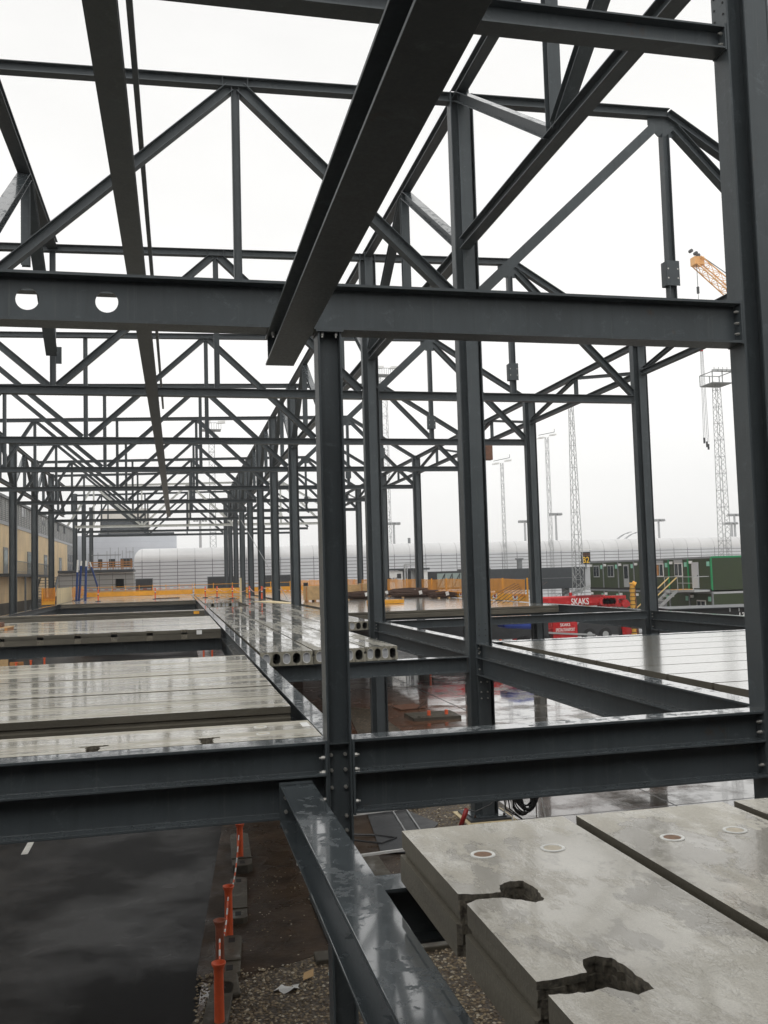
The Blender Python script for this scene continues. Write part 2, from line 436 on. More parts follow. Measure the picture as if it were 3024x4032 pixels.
# ------------------------------------------------------------------ mesh helpers
V3 = Vector
class MB:
    def __init__(s): s.v = []; s.f = []; s.m = []; s.mats = []
    def face(s, idx, mat=0): s.f.append(tuple(idx)); s.m.append(mat)
    def prism(s, poly, o, u, v, ax, length, caps=True, mat=0):
        """extrude a 2-D polygon (u,v) from o along ax"""
        o, u, v, ax = V3(o), V3(u), V3(v), V3(ax)
        b = len(s.v); n = len(poly)
        for L in (0, length):
            for a, c in poly: s.v.append(o + u*a + v*c + ax*L)
        for i in range(n):
            j = (i+1) % n
            s.face((b+i, b+j, b+n+j, b+n+i), mat)
        if caps:
            s.face([b+n-1-i for i in range(n)], mat)
            s.face([b+n+i for i in range(n)], mat)
        return s
    def box(s, x0, x1, y0, y1, z0, z1, mat=0):
        return s.prism([(x0, y0), (x1, y0), (x1, y1), (x0, y1)], (0, 0, z0), (1, 0, 0), (0, 1, 0), (0, 0, 1), z1-z0, True, mat)
    def frame(s, p0, p1, upv):
        p0, p1 = V3(p0), V3(p1)
        ax = (p1-p0); L = ax.length; ax.normalize()
        upv = V3(upv)
        v = (upv - ax*upv.dot(ax)).normalized()
        u = v.cross(ax).normalized()
        return p0, u, v, ax, L
    def sect(s, poly, p0, p1, upv=(0, 0, 1), mat=0):
        p0, u, v, ax, L = s.frame(p0, p1, upv)
        return s.prism(poly, p0, u, v, ax, L, True, mat)
    def isec(s, p0, p1, h, b, tf, tw, upv=(0, 0, 1), mat=0):
        H, B, T = h/2, b/2, tw/2
        poly = [(-B, -H), (B, -H), (B, -H+tf), (T, -H+tf), (T, H-tf), (B, H-tf), (B, H), (-B, H), (-B, H-tf), (-T, H-tf), (-T, -H+tf), (-B, -H+tf)]
        return s.sect(poly, p0, p1, upv, mat)
    def bar(s, p0, p1, w, h=None, upv=(0, 0, 1), mat=0):
        h = h or w
        d = V3(p1)-V3(p0)
        if abs(d.normalized().dot(V3(upv))) > .98: upv = (0, 1, 0)
        return s.sect([(-w/2, -h/2), (w/2, -h/2), (w/2, h/2), (-w/2, h/2)], p0, p1, upv, mat)
    def cyl(s, p0, p1, r, n=10, mat=0, r1=None):
        d = (V3(p1)-V3(p0)).normalized()
        upv = (0, 0, 1) if abs(d.z) < .9 else (0, 1, 0)
        p0, u, v, ax, L = s.frame(p0, p1, upv)
        r1 = r if r1 is None else r1
        b = len(s.v)
        for L_, rr in ((0, r), (L, r1)):
            for i in range(n):
                a = 2*math.pi*i/n
                s.v.append(p0 + u*(math.cos(a)*rr) + v*(math.sin(a)*rr) + ax*L_)
        for i in range(n):
            j = (i+1) % n
            s.face((b+i, b+j, b+n+j, b+n+i), mat)
        s.face([b+n-1-i for i in range(n)], mat)
        s.face([b+n+i for i in range(n)], mat)
        return s
    def tube(s, pts, r, n=6, mat=0):
        pts = [V3(p) for p in pts]
        b = len(s.v)
        pu = None
        for k, p in enumerate(pts):
            d = (pts[min(k+1, len(pts)-1)] - pts[max(k-1, 0)]).normalized()
            if pu is None:
                pu = V3((0, 0, 1)) if abs(d.z) < .9 else V3((1, 0, 0))
            v = (pu - d*pu.dot(d)).normalized(); pu = v
            u = v.cross(d)
            for i in range(n):
                a = 2*math.pi*i/n
                s.v.append(p + u*math.cos(a)*r + v*math.sin(a)*r)
        for k in range(len(pts)-1):
            for i in range(n):
                j = (i+1) % n
                s.face((b+k*n+i, b+k*n+j, b+(k+1)*n+j, b+(k+1)*n+i), mat)
        s.face([b+n-1-i for i in range(n)], mat)
        s.face([b+(len(pts)-1)*n+i for i in range(n)], mat)
        return s
    def lathe(s, prof, c, n=16, mat=0):
        c = V3(c); b = len(s.v)
        for r, z in prof:
            for i in range(n):
                a = 2*math.pi*i/n
                s.v.append(c + V3((r*math.cos(a), r*math.sin(a), z)))
        for k in range(len(prof)-1):
            for i in range(n):
                j = (i+1) % n
                s.face((b+k*n+i, b+k*n+j, b+(k+1)*n+j, b+(k+1)*n+i), mat)
        s.face([b+n-1-i for i in range(n)], mat)
        s.face([b+(len(prof)-1)*n+i for i in range(n)], mat)
        return s
    def cell(s, rect, hole, o, u, v, ax, depth, back=True, mat=0, imat=0):
        """a rectangular face with a hole of 32 points and a tube running `depth` along ax"""
        o, u, v, ax = V3(o), V3(u), V3(v), V3(ax)
        x0, x1, y0, y1 = rect
        out = []
        for q in range(8): out.append((x0+(x1-x0)*q/8, y0))
        for q in range(8): out.append((x1, y0+(y1-y0)*q/8))
        for q in range(8): out.append((x1-(x1-x0)*q/8, y1))
        for q in range(8): out.append((x0, y1-(y1-y0)*q/8))
        cx, cy, rx, ry = hole
        b = len(s.v)
        for a, c in out: s.v.append(o+u*a+v*c)
        k = min(rx, ry)
        inn = []
        for a, c in out:
            th = math.atan2((c-cy)/((y1-y0)/2), (a-cx)/((x1-x0)/2))
            dx, dy = math.cos(th), math.sin(th)
            # stadium shape
            px = cx + k*dx + (max(0, rx-k)*(1 if dx > 0 else -1) if abs(dx) > .05 else 0)
            py = cy + k*dy + (max(0, ry-k)*(1 if dy > 0 else -1) if abs(dy) > .05 else 0)
            inn.append((px, py))
        for a, c in inn: s.v.append(o+u*a+v*c)
        for a, c in inn: s.v.append(o+u*a+v*c+ax*depth)
        for i in range(32):
            j = (i+1) % 32
            s.face((b+i, b+j, b+32+j, b+32+i), mat)
            s.face((b+32+i, b+32+j, b+64+j, b+64+i), imat)
        if back: s.face([b+64+i for i in range(32)], imat)
        return s
    def build(s, name, mat, parent=None, smooth=False, bevel=0.0):
        me = bpy.data.meshes.new(name)
        off = V3((0, 0, 0))
        p = parent
        while p is not None:
            off += V3(p.location); p = p.parent
        me.from_pydata([tuple(x-off) for x in s.v], [], s.f)
        for q in (mat if isinstance(mat, (list, tuple)) else [mat]):
            me.materials.append(M[q] if isinstance(q, str) else q)
        for pl, mi in zip(me.polygons, s.m): pl.material_index = mi
        bm = bmesh.new(); bm.from_mesh(me)
        bmesh.ops.recalc_face_normals(bm, faces=bm.faces)
        bm.to_mesh(me); bm.free()
        if smooth:
            for pl in me.polygons: pl.use_smooth = True
        o = bpy.data.objects.new(name, me)
        COL.objects.link(o)
        if parent is not None: o.parent = parent
        if bevel:
            md = o.modifiers.new('edge', 'BEVEL')
            md.width = bevel; md.segments = 2; md.limit_method = 'ANGLE'
        return o

def thing(name, label, cat, loc=(0, 0, 0), group=None):
    o = bpy.data.objects.new(name, None)
    COL.objects.link(o)
    o.empty_display_size = .3
    o.location = loc
    o['label'] = label; o['category'] = cat; o['kind'] = 'thing'
    if group: o['group'] = group
    return o
def tag(o, label, cat, group=None):
    o['label'] = label; o['category'] = cat; o['kind'] = 'thing'
    if group: o['group'] = group
    return o
def setting(o, kind='structure'):
    o['kind'] = kind
    return o
def dup(root, d, label=None, group=None):
    r = root.copy(); COL.objects.link(r)
    r.location = V3(root.location)+V3(d)
    if label: r['label'] = label
    if group: r['group'] = group
    for ch in list(root.children):
        c = ch.copy(); COL.objects.link(c); c.parent = r
        for gch in list(ch.children):
            e = gch.copy(); COL.objects.link(e); e.parent = c
    return r
def text_mesh(name, txt, size, o, u, v, mat, parent, depth=.01, xscale=1.0):
    cu = bpy.data.curves.new(name, 'FONT')
    cu.body = txt; cu.size = size; cu.extrude = depth; cu.align_x = 'CENTER'; cu.align_y = 'CENTER'
    cu.offset = size*.012
    tmp = bpy.data.objects.new(name, cu)
    COL.objects.link(tmp)
    dg = bpy.context.evaluated_depsgraph_get()
    me = bpy.data.meshes.new_from_object(tmp.evaluated_get(dg))
    COL.objects.unlink(tmp); bpy.data.objects.remove(tmp)
    u, v = V3(u), V3(v); wv = u.cross(v)
    off = V3((0, 0, 0)); p = parent
    while p is not None: off += V3(p.location); p = p.parent
    for vt in me.vertices:
        vt.co = V3(o) + u*(vt.co.x*xscale) + v*vt.co.y + wv*vt.co.z - off
    me.materials.clear(); me.materials.append(M[mat])
    ob = bpy.data.objects.new(name, me)
    COL.objects.link(ob); ob.parent = parent
    return ob
ORD = ['zeroth', 'first', 'second', 'third', 'fourth', 'fifth', 'sixth', 'seventh', 'eighth', 'ninth', 'tenth', 'eleventh', 'twelfth', 'thirteenth']

def Yk(k): return 9.7 + 11.75*k
DECK = 4.23
XR, XL, XE = 7.18, -13.2, 18.3
XR0 = 6.98

# ------------------------------------------------------------------ ground
setting(MB().box(-200, 420, -40, 520, -1.0, 0.0).build('ground', 'apron'))
# asphalt road under the left deck
rd = MB()
rd.prism([(-40, 2), (-.75, 2), (.19, 13.26), (.59, 17.76), (1.1, 23), (1.5, 60), (1.5, 92), (-40, 92)], (0, 0, .004), (1, 0, 0), (0, 1, 0), (0, 0, 1), .004)
setting(rd.build('road', 'asphalt'))
mk = MB()
for (x, y) in ((-3.37, 21.9), (-3.30, 30.5), (-3.3, 26.2), (-3.25, 34.9)):
    mk.box(x-.07, x+.07, y-.05, y+.9, .009, .013)
setting(mk.build('road_marking', 'line'))
gv = MB()
gv.prism([(-.75, 1.5), (9, 1.5), (9, 12), (4.6, 14.35), (2.0, 14.6), (.52, 13.9), (.10, 12.9)], (0, 0, .006), (1, 0, 0), (0, 1, 0), (0, 0, 1), .02)
gv.prism([(5.2, 20.3), (6.3, 20.0), (8.0, 21.6), (8.3, 40), (7.3, 41), (5.4, 24)], (0, 0, .006), (1, 0, 0), (0, 1, 0), (0, 0, 1), .02)
setting(gv.build('gravel_bed', 'gravel'))
md = MB()
md.prism([(.20, 14.4), (.55, 13.9), (2.0, 14.65), (4.6, 14.40), (6.2, 19.9), (5.15, 20.4), (5.1, 30), (1.1, 30), (1.0, 23), (.50, 17.7)], (0, 0, .005), (1, 0, 0), (0, 1, 0), (0, 0, 1), .012)
setting(md.build('muddy_soil', 'mud'))
# loose pebbles over the gravel
pb = MB()
rs = random.Random(3)
def pebble(mb, x, y, z, r, mat):
    b = len(mb.v)
    sx, sy, sz = r*rs.uniform(.7, 1.3), r*rs.uniform(.7, 1.3), r*rs.uniform(.45, .8)
    a = rs.uniform(0, 6.28)
    for (px, py, pz) in ((1, 0, 0), (0, 1, 0), (-1, 0, 0), (0, -1, 0), (0, 0, 1), (0, 0, -1)):
        X, Y_ = px*sx, py*sy
        mb.v.append(V3((x+X*math.cos(a)-Y_*math.sin(a), y+X*math.sin(a)+Y_*math.cos(a), z+pz*sz)))
    for t3 in ((0, 1, 4), (1, 2, 4), (2, 3, 4), (3, 0, 4), (1, 0, 5), (2, 1, 5), (3, 2, 5), (0, 3, 5)):
        mb.face([b+q for q in t3], mat)
for i in range(5200):
    x, y = rs.uniform(-.2, 5.0), rs.uniform(10.5, 14.4)
    if x < -.6+.066*(y-2): continue
    pebble(pb, x, y, .03, rs.uniform(.012, .034), rs.choice((0, 0, 1, 1, 2, 2, 3)))
for i in range(900):
    x, y = rs.uniform(5.4, 7.6), rs.uniform(20.2, 24.5)
    pebble(pb, x, y, .03, rs.uniform(.015, .04), rs.choice((0, 1, 2, 2, 3)))
for i in range(220):
    x, y = rs.uniform(.9, 4.6), rs.uniform(14.3, 19)
    pebble(pb, x, y, .02, rs.uniform(.008, .022), rs.choice((1, 2, 3)))
M['peb0'] = flat('pebble_brown', (.09, .065, .04), .5, .3, 30)
M['peb1'] = flat('pebble_tan', (.20, .15, .09), .5, .3, 30)
M['peb2'] = flat('pebble_sand', (.30, .24, .15), .5, .25, 30)
M['peb3'] = flat('pebble_pale', (.46, .41, .32), .5, .2, 30)
setting(pb.build('loose_pebbles', ['peb0', 'peb1', 'peb2', 'peb3']), 'stuff')

# ------------------------------------------------------------------ steel members
def bolt(parent, p, ax, r=.021, L=.034):
    ax = V3(ax)
    mb = MB().cyl(V3(p), V3(p)+ax*L, r, 6)
    mb.cyl(V3(p)+ax*L, V3(p)+ax*(L+.022), r*.55, 8)
    return mb.build('bolt', 'bolt', parent)

def cross_mb(x, y, z0, z1, s=.6, b=.3):
    mb = MB()
    mb.isec((x, y, z0), (x, y, z1), s, b, .028, .02, (1, 0, 0))
    mb.isec((x, y, z0+.003), (x, y, z1-.003), s, b, .028, .02, (0, 1, 0))
    return mb

def cross_column(x, y, z0, z1, label, group, plate=True, mat='steel'):
    t = thing('steel_column', label, 'column', (x, y, z0), group)
    cross_mb(x, y, z0+.03, z1).build('shaft', mat, t)
    if plate: MB().box(x-.42, x+.42, y-.42, y+.42, z0, z0+.03).build('base_plate', mat, t)
    return t

COLS = {}
for k in range(0, 12):
    lab = {0: 'near dark steel column cropped by the right edge of the photo, tall and cross-shaped',
           1: 'tall cross-shaped steel column standing on a stepped plinth by a hank of black cable',
           2: 'cross-shaped column just right of the nearest plain column, beyond the stepped end of hollow slabs'}.get(k)
    if not lab:
        lab = 'dark steel column in the middle row, %s from the camera along that row' % ORD[k+1]
    COLS['R', k] = cross_column(XR0 if k == 0 else XR, Yk(k), .10 if k == 1 else 0, 18.1, lab, 'cross-shaped columns of the middle row')
for k in range(2, 10):
    lab = {2: 'cross-shaped steel column in front of the green cabins', 3: 'cross-shaped steel column before the red crane boom, at the orange netting end'}.get(k)
    if not lab: lab = 'slimmer looking outer row steel column, %s from the right along the outer row' % ORD[k-1]
    COLS['E', k] = cross_column(XE, Yk(k), 0, 15.1, lab, 'cross-shaped columns of the outer row')
for k in (5, 6, 7, 8, 10, 11, 12):
    COLS['L', k] = cross_column(XL, Yk(k), 0, 17.8, 'dark steel column before the plywood building, %s from the left in the left row' % ORD[{5: 1, 6: 1, 7: 2, 8: 3, 10: 4, 11: 5, 12: 6}[k]] if k > 5 else 'dark steel column of the left row standing left of the picture, nearest of its row', 'cross-shaped columns of the left row')

# column A under the crossbeam: plain H section
XA, YA = 1.635, 9.7
tA = thing('steel_column', 'nearest plain steel column holding up the big crossbeam, bolted on both sides', 'column', (XA, YA, 0))
mb = MB().isec((XA, YA, .03), (XA, YA, 8.575), .26, .27, .022, .014, (1, 0, 0))
mb.build('shaft', 'steel', tA, bevel=.003)
MB().box(XA-.27, XA+.27, YA-.27, YA+.27, 0, .03).build('base_plate', 'steel', tA)
MB().box(XA-.15, XA+.15, YA-.16, YA+.16, 8.575, 8.598).build('cap_plate', 'steel', tA)
for dx in (-.075, .075):
    bolt(tA, (XA+dx, YA-.10, 8.573), (0, 0, -1), .02, .03)
    for z in (4.06, 3.90, 3.72, 3.42, 3.27):
        bolt(tA, (XA+dx, YA-.008, z), (0, -1, 0), .02, .032)
MB().box(XA-.134, XA+.134, YA-.10, YA-.009, 4.18, 4.192).build('stiffener_plate', 'steel', tA)

def shelf_poly(zt, zs, zb, b=.30, bs=.36, tf=.03, tw=.016, ts=.025):
    """section of a floor beam: top flange, a shelf plate half way down, bottom flange; heights relative to 0 = top"""
    B, T, S = b/2, tw/2, bs/2
    s, bt = zs-zt, zb-zt
    half = [(B, 0), (B, -tf), (T, -tf), (T, s), (S, s), (S, s-ts), (T, s-ts), (T, bt+tf), (S, bt+tf), (S, bt)]
    return half + [(-x, y) for x, y in reversed(half)]
def shelf_beam(p0, p1, label, group=None, zt=DECK, zs=3.90, zb=3.47, b=.30, bs=.36, ends=(), mat='steel'):
    t = thing('floor_beam', label, 'beam', ((p0[0]+p1[0])/2, (p0[1]+p1[1])/2, zb), group)
    mb = MB()
    a, c = (p0[0], p0[1], zt), (p1[0], p1[1], zt)
    mb.sect(shelf_poly(zt, zs, zb, b, bs), a, c)
    mb.build('girder', mat, t, bevel=.004)
    d = (V3(c)-V3(a)).normalized()
    sd = V3((-d.y, d.x, 0))
    for which, bolts in ends:
        q = V3(a) if which == 0 else V3(c)
        inn = d if which == 0 else -d
        m2 = MB()
        m2.prism([(-b/2-.01, zb-.02), (b/2+.01, zb-.02), (b/2+.01, zt+.004), (-b/2-.01, zt+.004)], V3((q.x, q.y, 0))-inn*.022, sd, (0, 0, 1), inn, .022)
        m2.build('end_plate', mat, t)
        for z in bolts:
            for sgn in (-1, 1):
                bolt(t, V3((q.x, q.y, z))+sd*(sgn*.095), inn, .022, .036)
    return t
zbolt = (4.10, 3.98, 3.60)
shelf_beam((-13, YA), (XA-.155, YA), 'dark floor beam at the lower left, running from the left edge to the nearest column', ends=((1, (4.05, 3.98-.08, 3.62)),))
shelf_beam((XA+.155, YA), (XR0-.325, YA), 'long dark floor beam in the foreground between the nearest column and the right edge', ends=((0, (4.06, 3.97-.06, 3.58)), (1, zbolt)))
shelf_beam((XR0+.02, Yk(0)+.33), (XR-.02, Yk(1)-.33), 'floor beam running away along the left side of the white wet slabs at right', ends=((1, zbolt), (0, zbolt)))
shelf_beam((XR, Yk(1)+.33), (XR, Yk(2)-.33), 'floor beam between the two cross-shaped columns right of the stepped slab ends', ends=((1, zbolt),))
for k in range(2, 9):
    shelf_beam((XR, Yk(k)+.33), (XR, Yk(k+1)-.33), 'dark floor beam hidden in the far deck under the middle row of columns', 'floor beams set in the far deck', zt=DECK-.06)
for k in range(0, 8):
    shelf_beam((XA, Yk(k)+(.02 if k == 0 else .0)), (XA, Yk(k+1)-.01),
               ['narrow floor beam running away from the nearest column, left of the empty bay', 'floor beam along the left edge of the wet hollow slabs, second length away',
                'floor beam beside the yellow-marked slab end, third length away'][k] if k < 3 else 'far length of the long floor beam between left deck and slabs',
               None if k < 3 else 'far lengths of the long dividing floor beam', b=.24, bs=.34)
shelf_beam((XR+.33, Yk(1)-.15), (XE-.33, Yk(1)-.15), 'wet floor beam behind the white slabs, right of the column on the plinth')
PB2 = ((XR+.33, Yk(2)-.35), (XE-.33, Yk(2)-.35))
for k, lab in ((0, 'outer floor beam at the far right beyond the white slabs, nearest length'), (1, 'outer floor beam right of the column before the green cabins'), (2, 'outer floor beam between the cabin-side column and the red boom')):
    shelf_beam((XE, Yk(k)+.33), (XE, Yk(k+1)-.33), lab, ends=((1, zbolt),))
shelf_beam((XE, Yk(3)+.33), (XE, Yk(4)-.33), 'outer floor beam under the orange netting at the deck edge', zt=DECK-.35, zs=3.6)

def plain_beam(p0, p1, zt, h, b, label, group=None, name='floor_beam', tf=.024, tw=.014, mat='steel'):
    o = MB().isec((p0[0], p0[1], zt-h/2), (p1[0], p1[1], zt-h/2), h, b, tf, tw).build(name, mat, None, bevel=.003)
    return tag(o, label, 'beam', group)
plain_beam(*PB2, DECK, .31, .30, 'floor beam crossing in front of the red crane truck')
plain_beam((XA+.13, Yk(1)), (XR-.32, Yk(1)), 3.895, .38, .30, 'beam carrying the open ends of the hollow core slabs')
plain_beam((-11, Yk(1)), (XA-.13, Yk(1)), 3.895, .38, .30, 'beam hidden under the far edge of the left wet slabs')
plain_beam((-11, 32.75), (XA-.13, 32.75), 3.895, .42, .30, 'dark beam under the notched edge of the second left slab field')
plain_beam((-11, 78.6), (XA-.13, 78.6), 3.895, .55, .30, 'dark beam under the front edge of the distant deck with two posts')
plain_beam((-11, 51.9), (XA-.13, 51.9), 3.895, .30, .24, 'beam under the single narrow slab in the left bay')
plain_beam((XR+.3, 41.6), (XE-.2, 41.6), 3.895, .4, .3, 'beam under the near edge of the right deck with rebar bundles')
# the beam that comes toward the camera over the gravel
XD = 1.16
t = thing('floor_beam', 'wet grey floor beam coming toward the camera over the gravel, puddles on its top', 'beam', (XD, 6, 3.5))
MB().isec((XD, 1.0, 3.84-.20), (XD, YA-.20, 3.84-.20), .40, .34, .024, .016).build('girder', 'steel', t, bevel=.004)
MB().box(XD-.17, XD+.17, YA-.198, YA-.182, 3.40, 3.85).build('end_plate', 'steel', t)
for z in (3.70, 3.56):
    for dx in (-.11, .11): bolt(t, (XD+dx, YA-.2, z), (0, -1, 0), .02, .03)
o = MB().isec((XD+.02, 6.3, 3.84-.20), (6.6, 6.3, 3.84-.20), .38, .30, .024, .016, (0, 0, 1)).build('floor_beam', 'steel')
tag(o, 'short wet beam under the ends of the chipped slabs at lower right', 'beam')
o = MB().isec((XD, 3.2, 0), (XD, 3.2, 3.44), .28, .28, .022, .014, (1, 0, 0)).build('steel_column', 'steel')
tag(o, 'rusty brown post under the wet beam at the bottom edge', 'column')
o.data.materials[0] = M['rust_or']

# crossbeam of the first frame, with two round holes near its left end
ZC0, ZC1 = 8.60, 9.11
t = thing('crossbeam', 'big horizontal crossbeam across the middle, with two round holes at its left end', 'beam', (0, YA, ZC0))
mb = MB()
XLc, XRc = -12.0, XR0-.325
for z0, z1 in ((ZC0, ZC0+.03), (ZC1-.03, ZC1)): mb.box(XLc, XRc, YA-.15, YA+.15, z0, z1)
for ysd in (-.008, .008):
    xs = XLc
    for hx in (-1.46, -.68):
        a, c = hx-.2, hx+.2
        mb.v += [V3((xs, YA+ysd, ZC0+.03)), V3((a, YA+ysd, ZC0+.03)), V3((a, YA+ysd, ZC1-.03)), V3((xs, YA+ysd, ZC1-.03))]
        n = len(mb.v); mb.face((n-4, n-3, n-2, n-1))
        mb.cell((-.2, .2, -.225, .225), (0, 0, .115, .115), (hx, YA+ysd, (ZC0+ZC1)/2), (1, 0, 0), (0, 0, 1), (0, -1 if ysd > 0 else 1, 0), .008, back=False)
        xs = c
    mb.v += [V3((xs, YA+ysd, ZC0+.03)), V3((XRc, YA+ysd, ZC0+.03)), V3((XRc, YA+ysd, ZC1-.03)), V3((xs, YA+ysd, ZC1-.03))]
    n = len(mb.v); mb.face((n-4, n-3, n-2, n-1))
mb.build('girder', 'steel', t)
MB().box(XRc, XRc+.022, YA-.15, YA+.15, ZC0-.01, ZC1+.01).build('end_plate', 'steel', t)
for z in (8.72, 8.85, 8.99):
    for dy in (-.09, .09): bolt(t, (XRc, YA+dy, z), (-1, 0, 0), .018, .035)

# upper lower-chord of the first frame
t = thing('crossbeam', 'upper horizontal beam across the top of the photo, meeting the near right column', 'beam', (0, YA, 12.29))
MB().isec((-12, YA, 12.43), (XRc, YA, 12.43), .29, .28, .022, .014).build('girder', 'steel', t)
MB().box(XRc, XRc+.022, YA-.14, YA+.14, 12.27, 12.60).build('end_plate', 'steel', t)
for z in (12.36, 12.50):
    for dy in (-.08, .08): bolt(t, (XRc, YA+dy, z), (-1, 0, 0), .018, .035)
# bolt pairs and holes on the near right column
for z in (12.75, 12.9, 13.05, 13.2):
    for dy in (-.09, .09): MB().cyl((XR0-.302, YA+dy, z), (XR0-.309, YA+dy, z), .014, 8).build('bolt_hole', 'black', COLS['R', 0])
for z in (4.02, 3.86, 3.70, 3.54, 3.3, 3.15):
    for dx in (-.08, .08): bolt(COLS['R', 1], (XR+dx, Yk(1)-.30, z-.25 if z < 3.6 else z+.15), (0, -1, 0), .02, .03)
for z in (4.40, 4.54, 4.68):
    for kk in (1, 2):
        for dx in (-.08, .08): MB().cyl((XR+dx, Yk(kk)-.3, z), (XR+dx, Yk(kk)-.308, z), .014, 8).build('bolt_hole', 'black', COLS['R', kk])

# beam slung under the crossbeam, running back over the camera
t = thing('overhead_beam', 'big dark beam overhead, bolted under the crossbeam and slanting to the top of the photo', 'beam', (1.135, 5, 8.28))
MB().isec((1.135, -.2, 8.44), (1.135, YA+.26, 8.44), .31, .31, .026, .016).build('girder', 'steel', t, bevel=.003)
MB().box(.99, 1.28, YA+.10, YA+.115, 8.30, 8.58).build('web_plate', 'steel', t)
for dx in (-.1, .1): bolt(t, (1.135+dx, YA-.09, 8.568), (0, 0, -1), .02, .04)

# ------------------------------------------------------------------ roof trusses
def zt(x): return 17.95 + .02*x
ZB0, ZB1 = 12.53, 12.83
def truss(k, mat='steel', label='', group='roof trusses'):
    y = Yk(k)
    t = thing('roof_truss', label, 'truss', (0, y, ZB0), group)
    S = MB().isec((XL+.0, y, zt(XL)-.12), (13.05, y, zt(13.05)-.12), .24, .26, .02, .013); S.build('top_chord', mat, t)
    MB().isec((13.02, y, zt(13.05)-.13), (XE-.05, y, 14.93), .24, .26, .02, .013).build('sloping_chord', mat, t)
    segs = [(XL+.31, XR-.32), (XR+.32, XE-.32)]
    if k in (9,): segs = [(XL+1.2, XR-.32), (XR+.32, XE-.32)]
    for a, c in segs:
        MB().isec((a, y, (ZB0+ZB1)/2), (c, y, (ZB0+ZB1)/2), .30, .30, .024, .014).build('bottom_chord', mat, t)
    ap = [-9.8, 1.5, 12.9]
    bn = [XL+.2, -4.15, XR, XE]
    pairs = [(-9.8, XL+.25), (-9.8, -4.2), (1.5, -4.1), (1.5, XR-.25)]
    for xa, xb in pairs:
        p0 = V3((xa+(.12 if xb > xa else -.12), y, zt(xa)-.25)); p1 = V3((xb+(-.12 if xb > xa else .12), y, ZB1+.02))
        d = (p1-p0).normalized()
        hh_ = .27 if (xa, xb) == (1.5, XR-.25) else .23
        MB().isec(p0, p1, hh_, .29 if hh_ > .25 else .25, .018, .012, V3((0, 1, 0)).cross(d)).build('diagonal', mat, t)
    for xb, zz in ((XR+.28, ZB1+.05), (XE-.28, ZB1+.05)):
        p0 = V3((12.9+(.3 if xb > 12.9 else -.3), y, zt(12.9)-.52)); p1 = V3((xb, y, zz))
        upv = (0, 1, 0) if xb < 12.9 else V3((0, 1, 0)).cross((p1-p0).normalized())
        MB().isec(p0, p1, .24, .26, .018, .012, upv).build('diagonal', mat, t)
    zg = zt(12.9)-.25
    g = MB().prism([(12.9-.46, zg), (12.9+.42, zg), (12.9+.46, zg-.22), (12.9+.24, zg-.50), (12.9-.18, zg-.50), (12.9-.46, zg-.20)], (0, y-.014, 0), (1, 0, 0), (0, 0, 1), (0, 1, 0), .028)
    g.build('gusset_plate', mat, t)
    for x in (-9.8, -4.15, 1.5):
        MB().isec((x, y, ZB1), (x, y, zt(x)-.24), .19, .20, .014, .01, (1, 0, 0)).build('post', mat, t)
    MB().isec((12.9, y, ZB1), (12.9, y, zt(12.9)-.70), .20, .22, .016, .011, (1, 0, 0)).build('post', mat, t)
    sp = MB()
    for dy in (-.128, .114): sp.box(12.9-.19, 12.9+.19, y+dy, y+dy+.014, 13.35, 14.02)
    sp.box(12.9-.205, 12.9-.192, y-.12, y+.12, 13.35, 14.0)
    so_ = sp.build('splice_plate', mat, t)
    if k < 5:
        for dx in (-.14, .14):
            for z in (13.55, 13.8): MB().cyl((12.9+dx, y-.129, z), (12.9+dx, y-.133, z), .022, 8).build('bolt', 'bolt', so_)
    for x in (1.2, 1.8): MB().box(x-.006, x+.006, y-.128, y+.128, zt(x)-.222, zt(x)-.018).build('stiffener', mat, t)
    if k == 2:
        for dx in (-.12,): MB().box(-4.15+.10, -4.15+.30, y-.1, y-.085, 13.6, 14.2).build('splice_plate', mat, t)
    return t
for k in range(1, 12):
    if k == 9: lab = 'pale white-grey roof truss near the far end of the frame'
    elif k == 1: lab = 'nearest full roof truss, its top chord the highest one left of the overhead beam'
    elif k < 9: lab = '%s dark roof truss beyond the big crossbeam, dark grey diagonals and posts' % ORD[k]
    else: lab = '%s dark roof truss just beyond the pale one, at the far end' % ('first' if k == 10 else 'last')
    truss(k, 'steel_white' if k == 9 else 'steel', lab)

def long_truss(x, y0, y1, zb, ztp, label, group, kind='inv', b=.28):
    t = thing('bracing_truss', label, 'truss', (x, (y0+y1)/2, zb), group)
    MB().isec((x, y0+.02, ztp-.14), (x, y1-.02, ztp-.14), .26, b, .02, .013).build('top_chord', 'steel', t)
    if kind != 'nolow': MB().isec((x, y0+.31, zb), (x, y1-.31, zb), .28, b, .02, .013).build('lower_chord', 'steel', t)
    ym = (y0+y1)/2
    for ye in (y0, y1):
        sg = 1 if ye == y0 else -1
        if kind in ('inv', 'nolow'): p0, p1 = V3((x, ym-sg*.15, ztp-.30)), V3((x, ye+sg*.32, zb+.2))
        else: p0, p1 = V3((x, ym-sg*.15, zb+.17)), V3((x, ye+sg*.32, ztp-.32))
        d = (p1-p0).normalized()
        MB().isec(p0, p1, .23, b, .016, .011, V3((1, 0, 0)).cross(d)).build('diagonal', 'steel', t)
    if kind != 'nolow':
        MB().isec((x, ym, zb+.14), (x, ym, ztp-.27), .23, .25, .016, .011, (0, 1, 0)).build('post', 'steel', t)
    else:
        MB().isec((x, ym, 15.1), (x, ym, ztp-.27), .2, .24, .016, .011, (0, 1, 0)).build('post', 'steel', t)
    return t
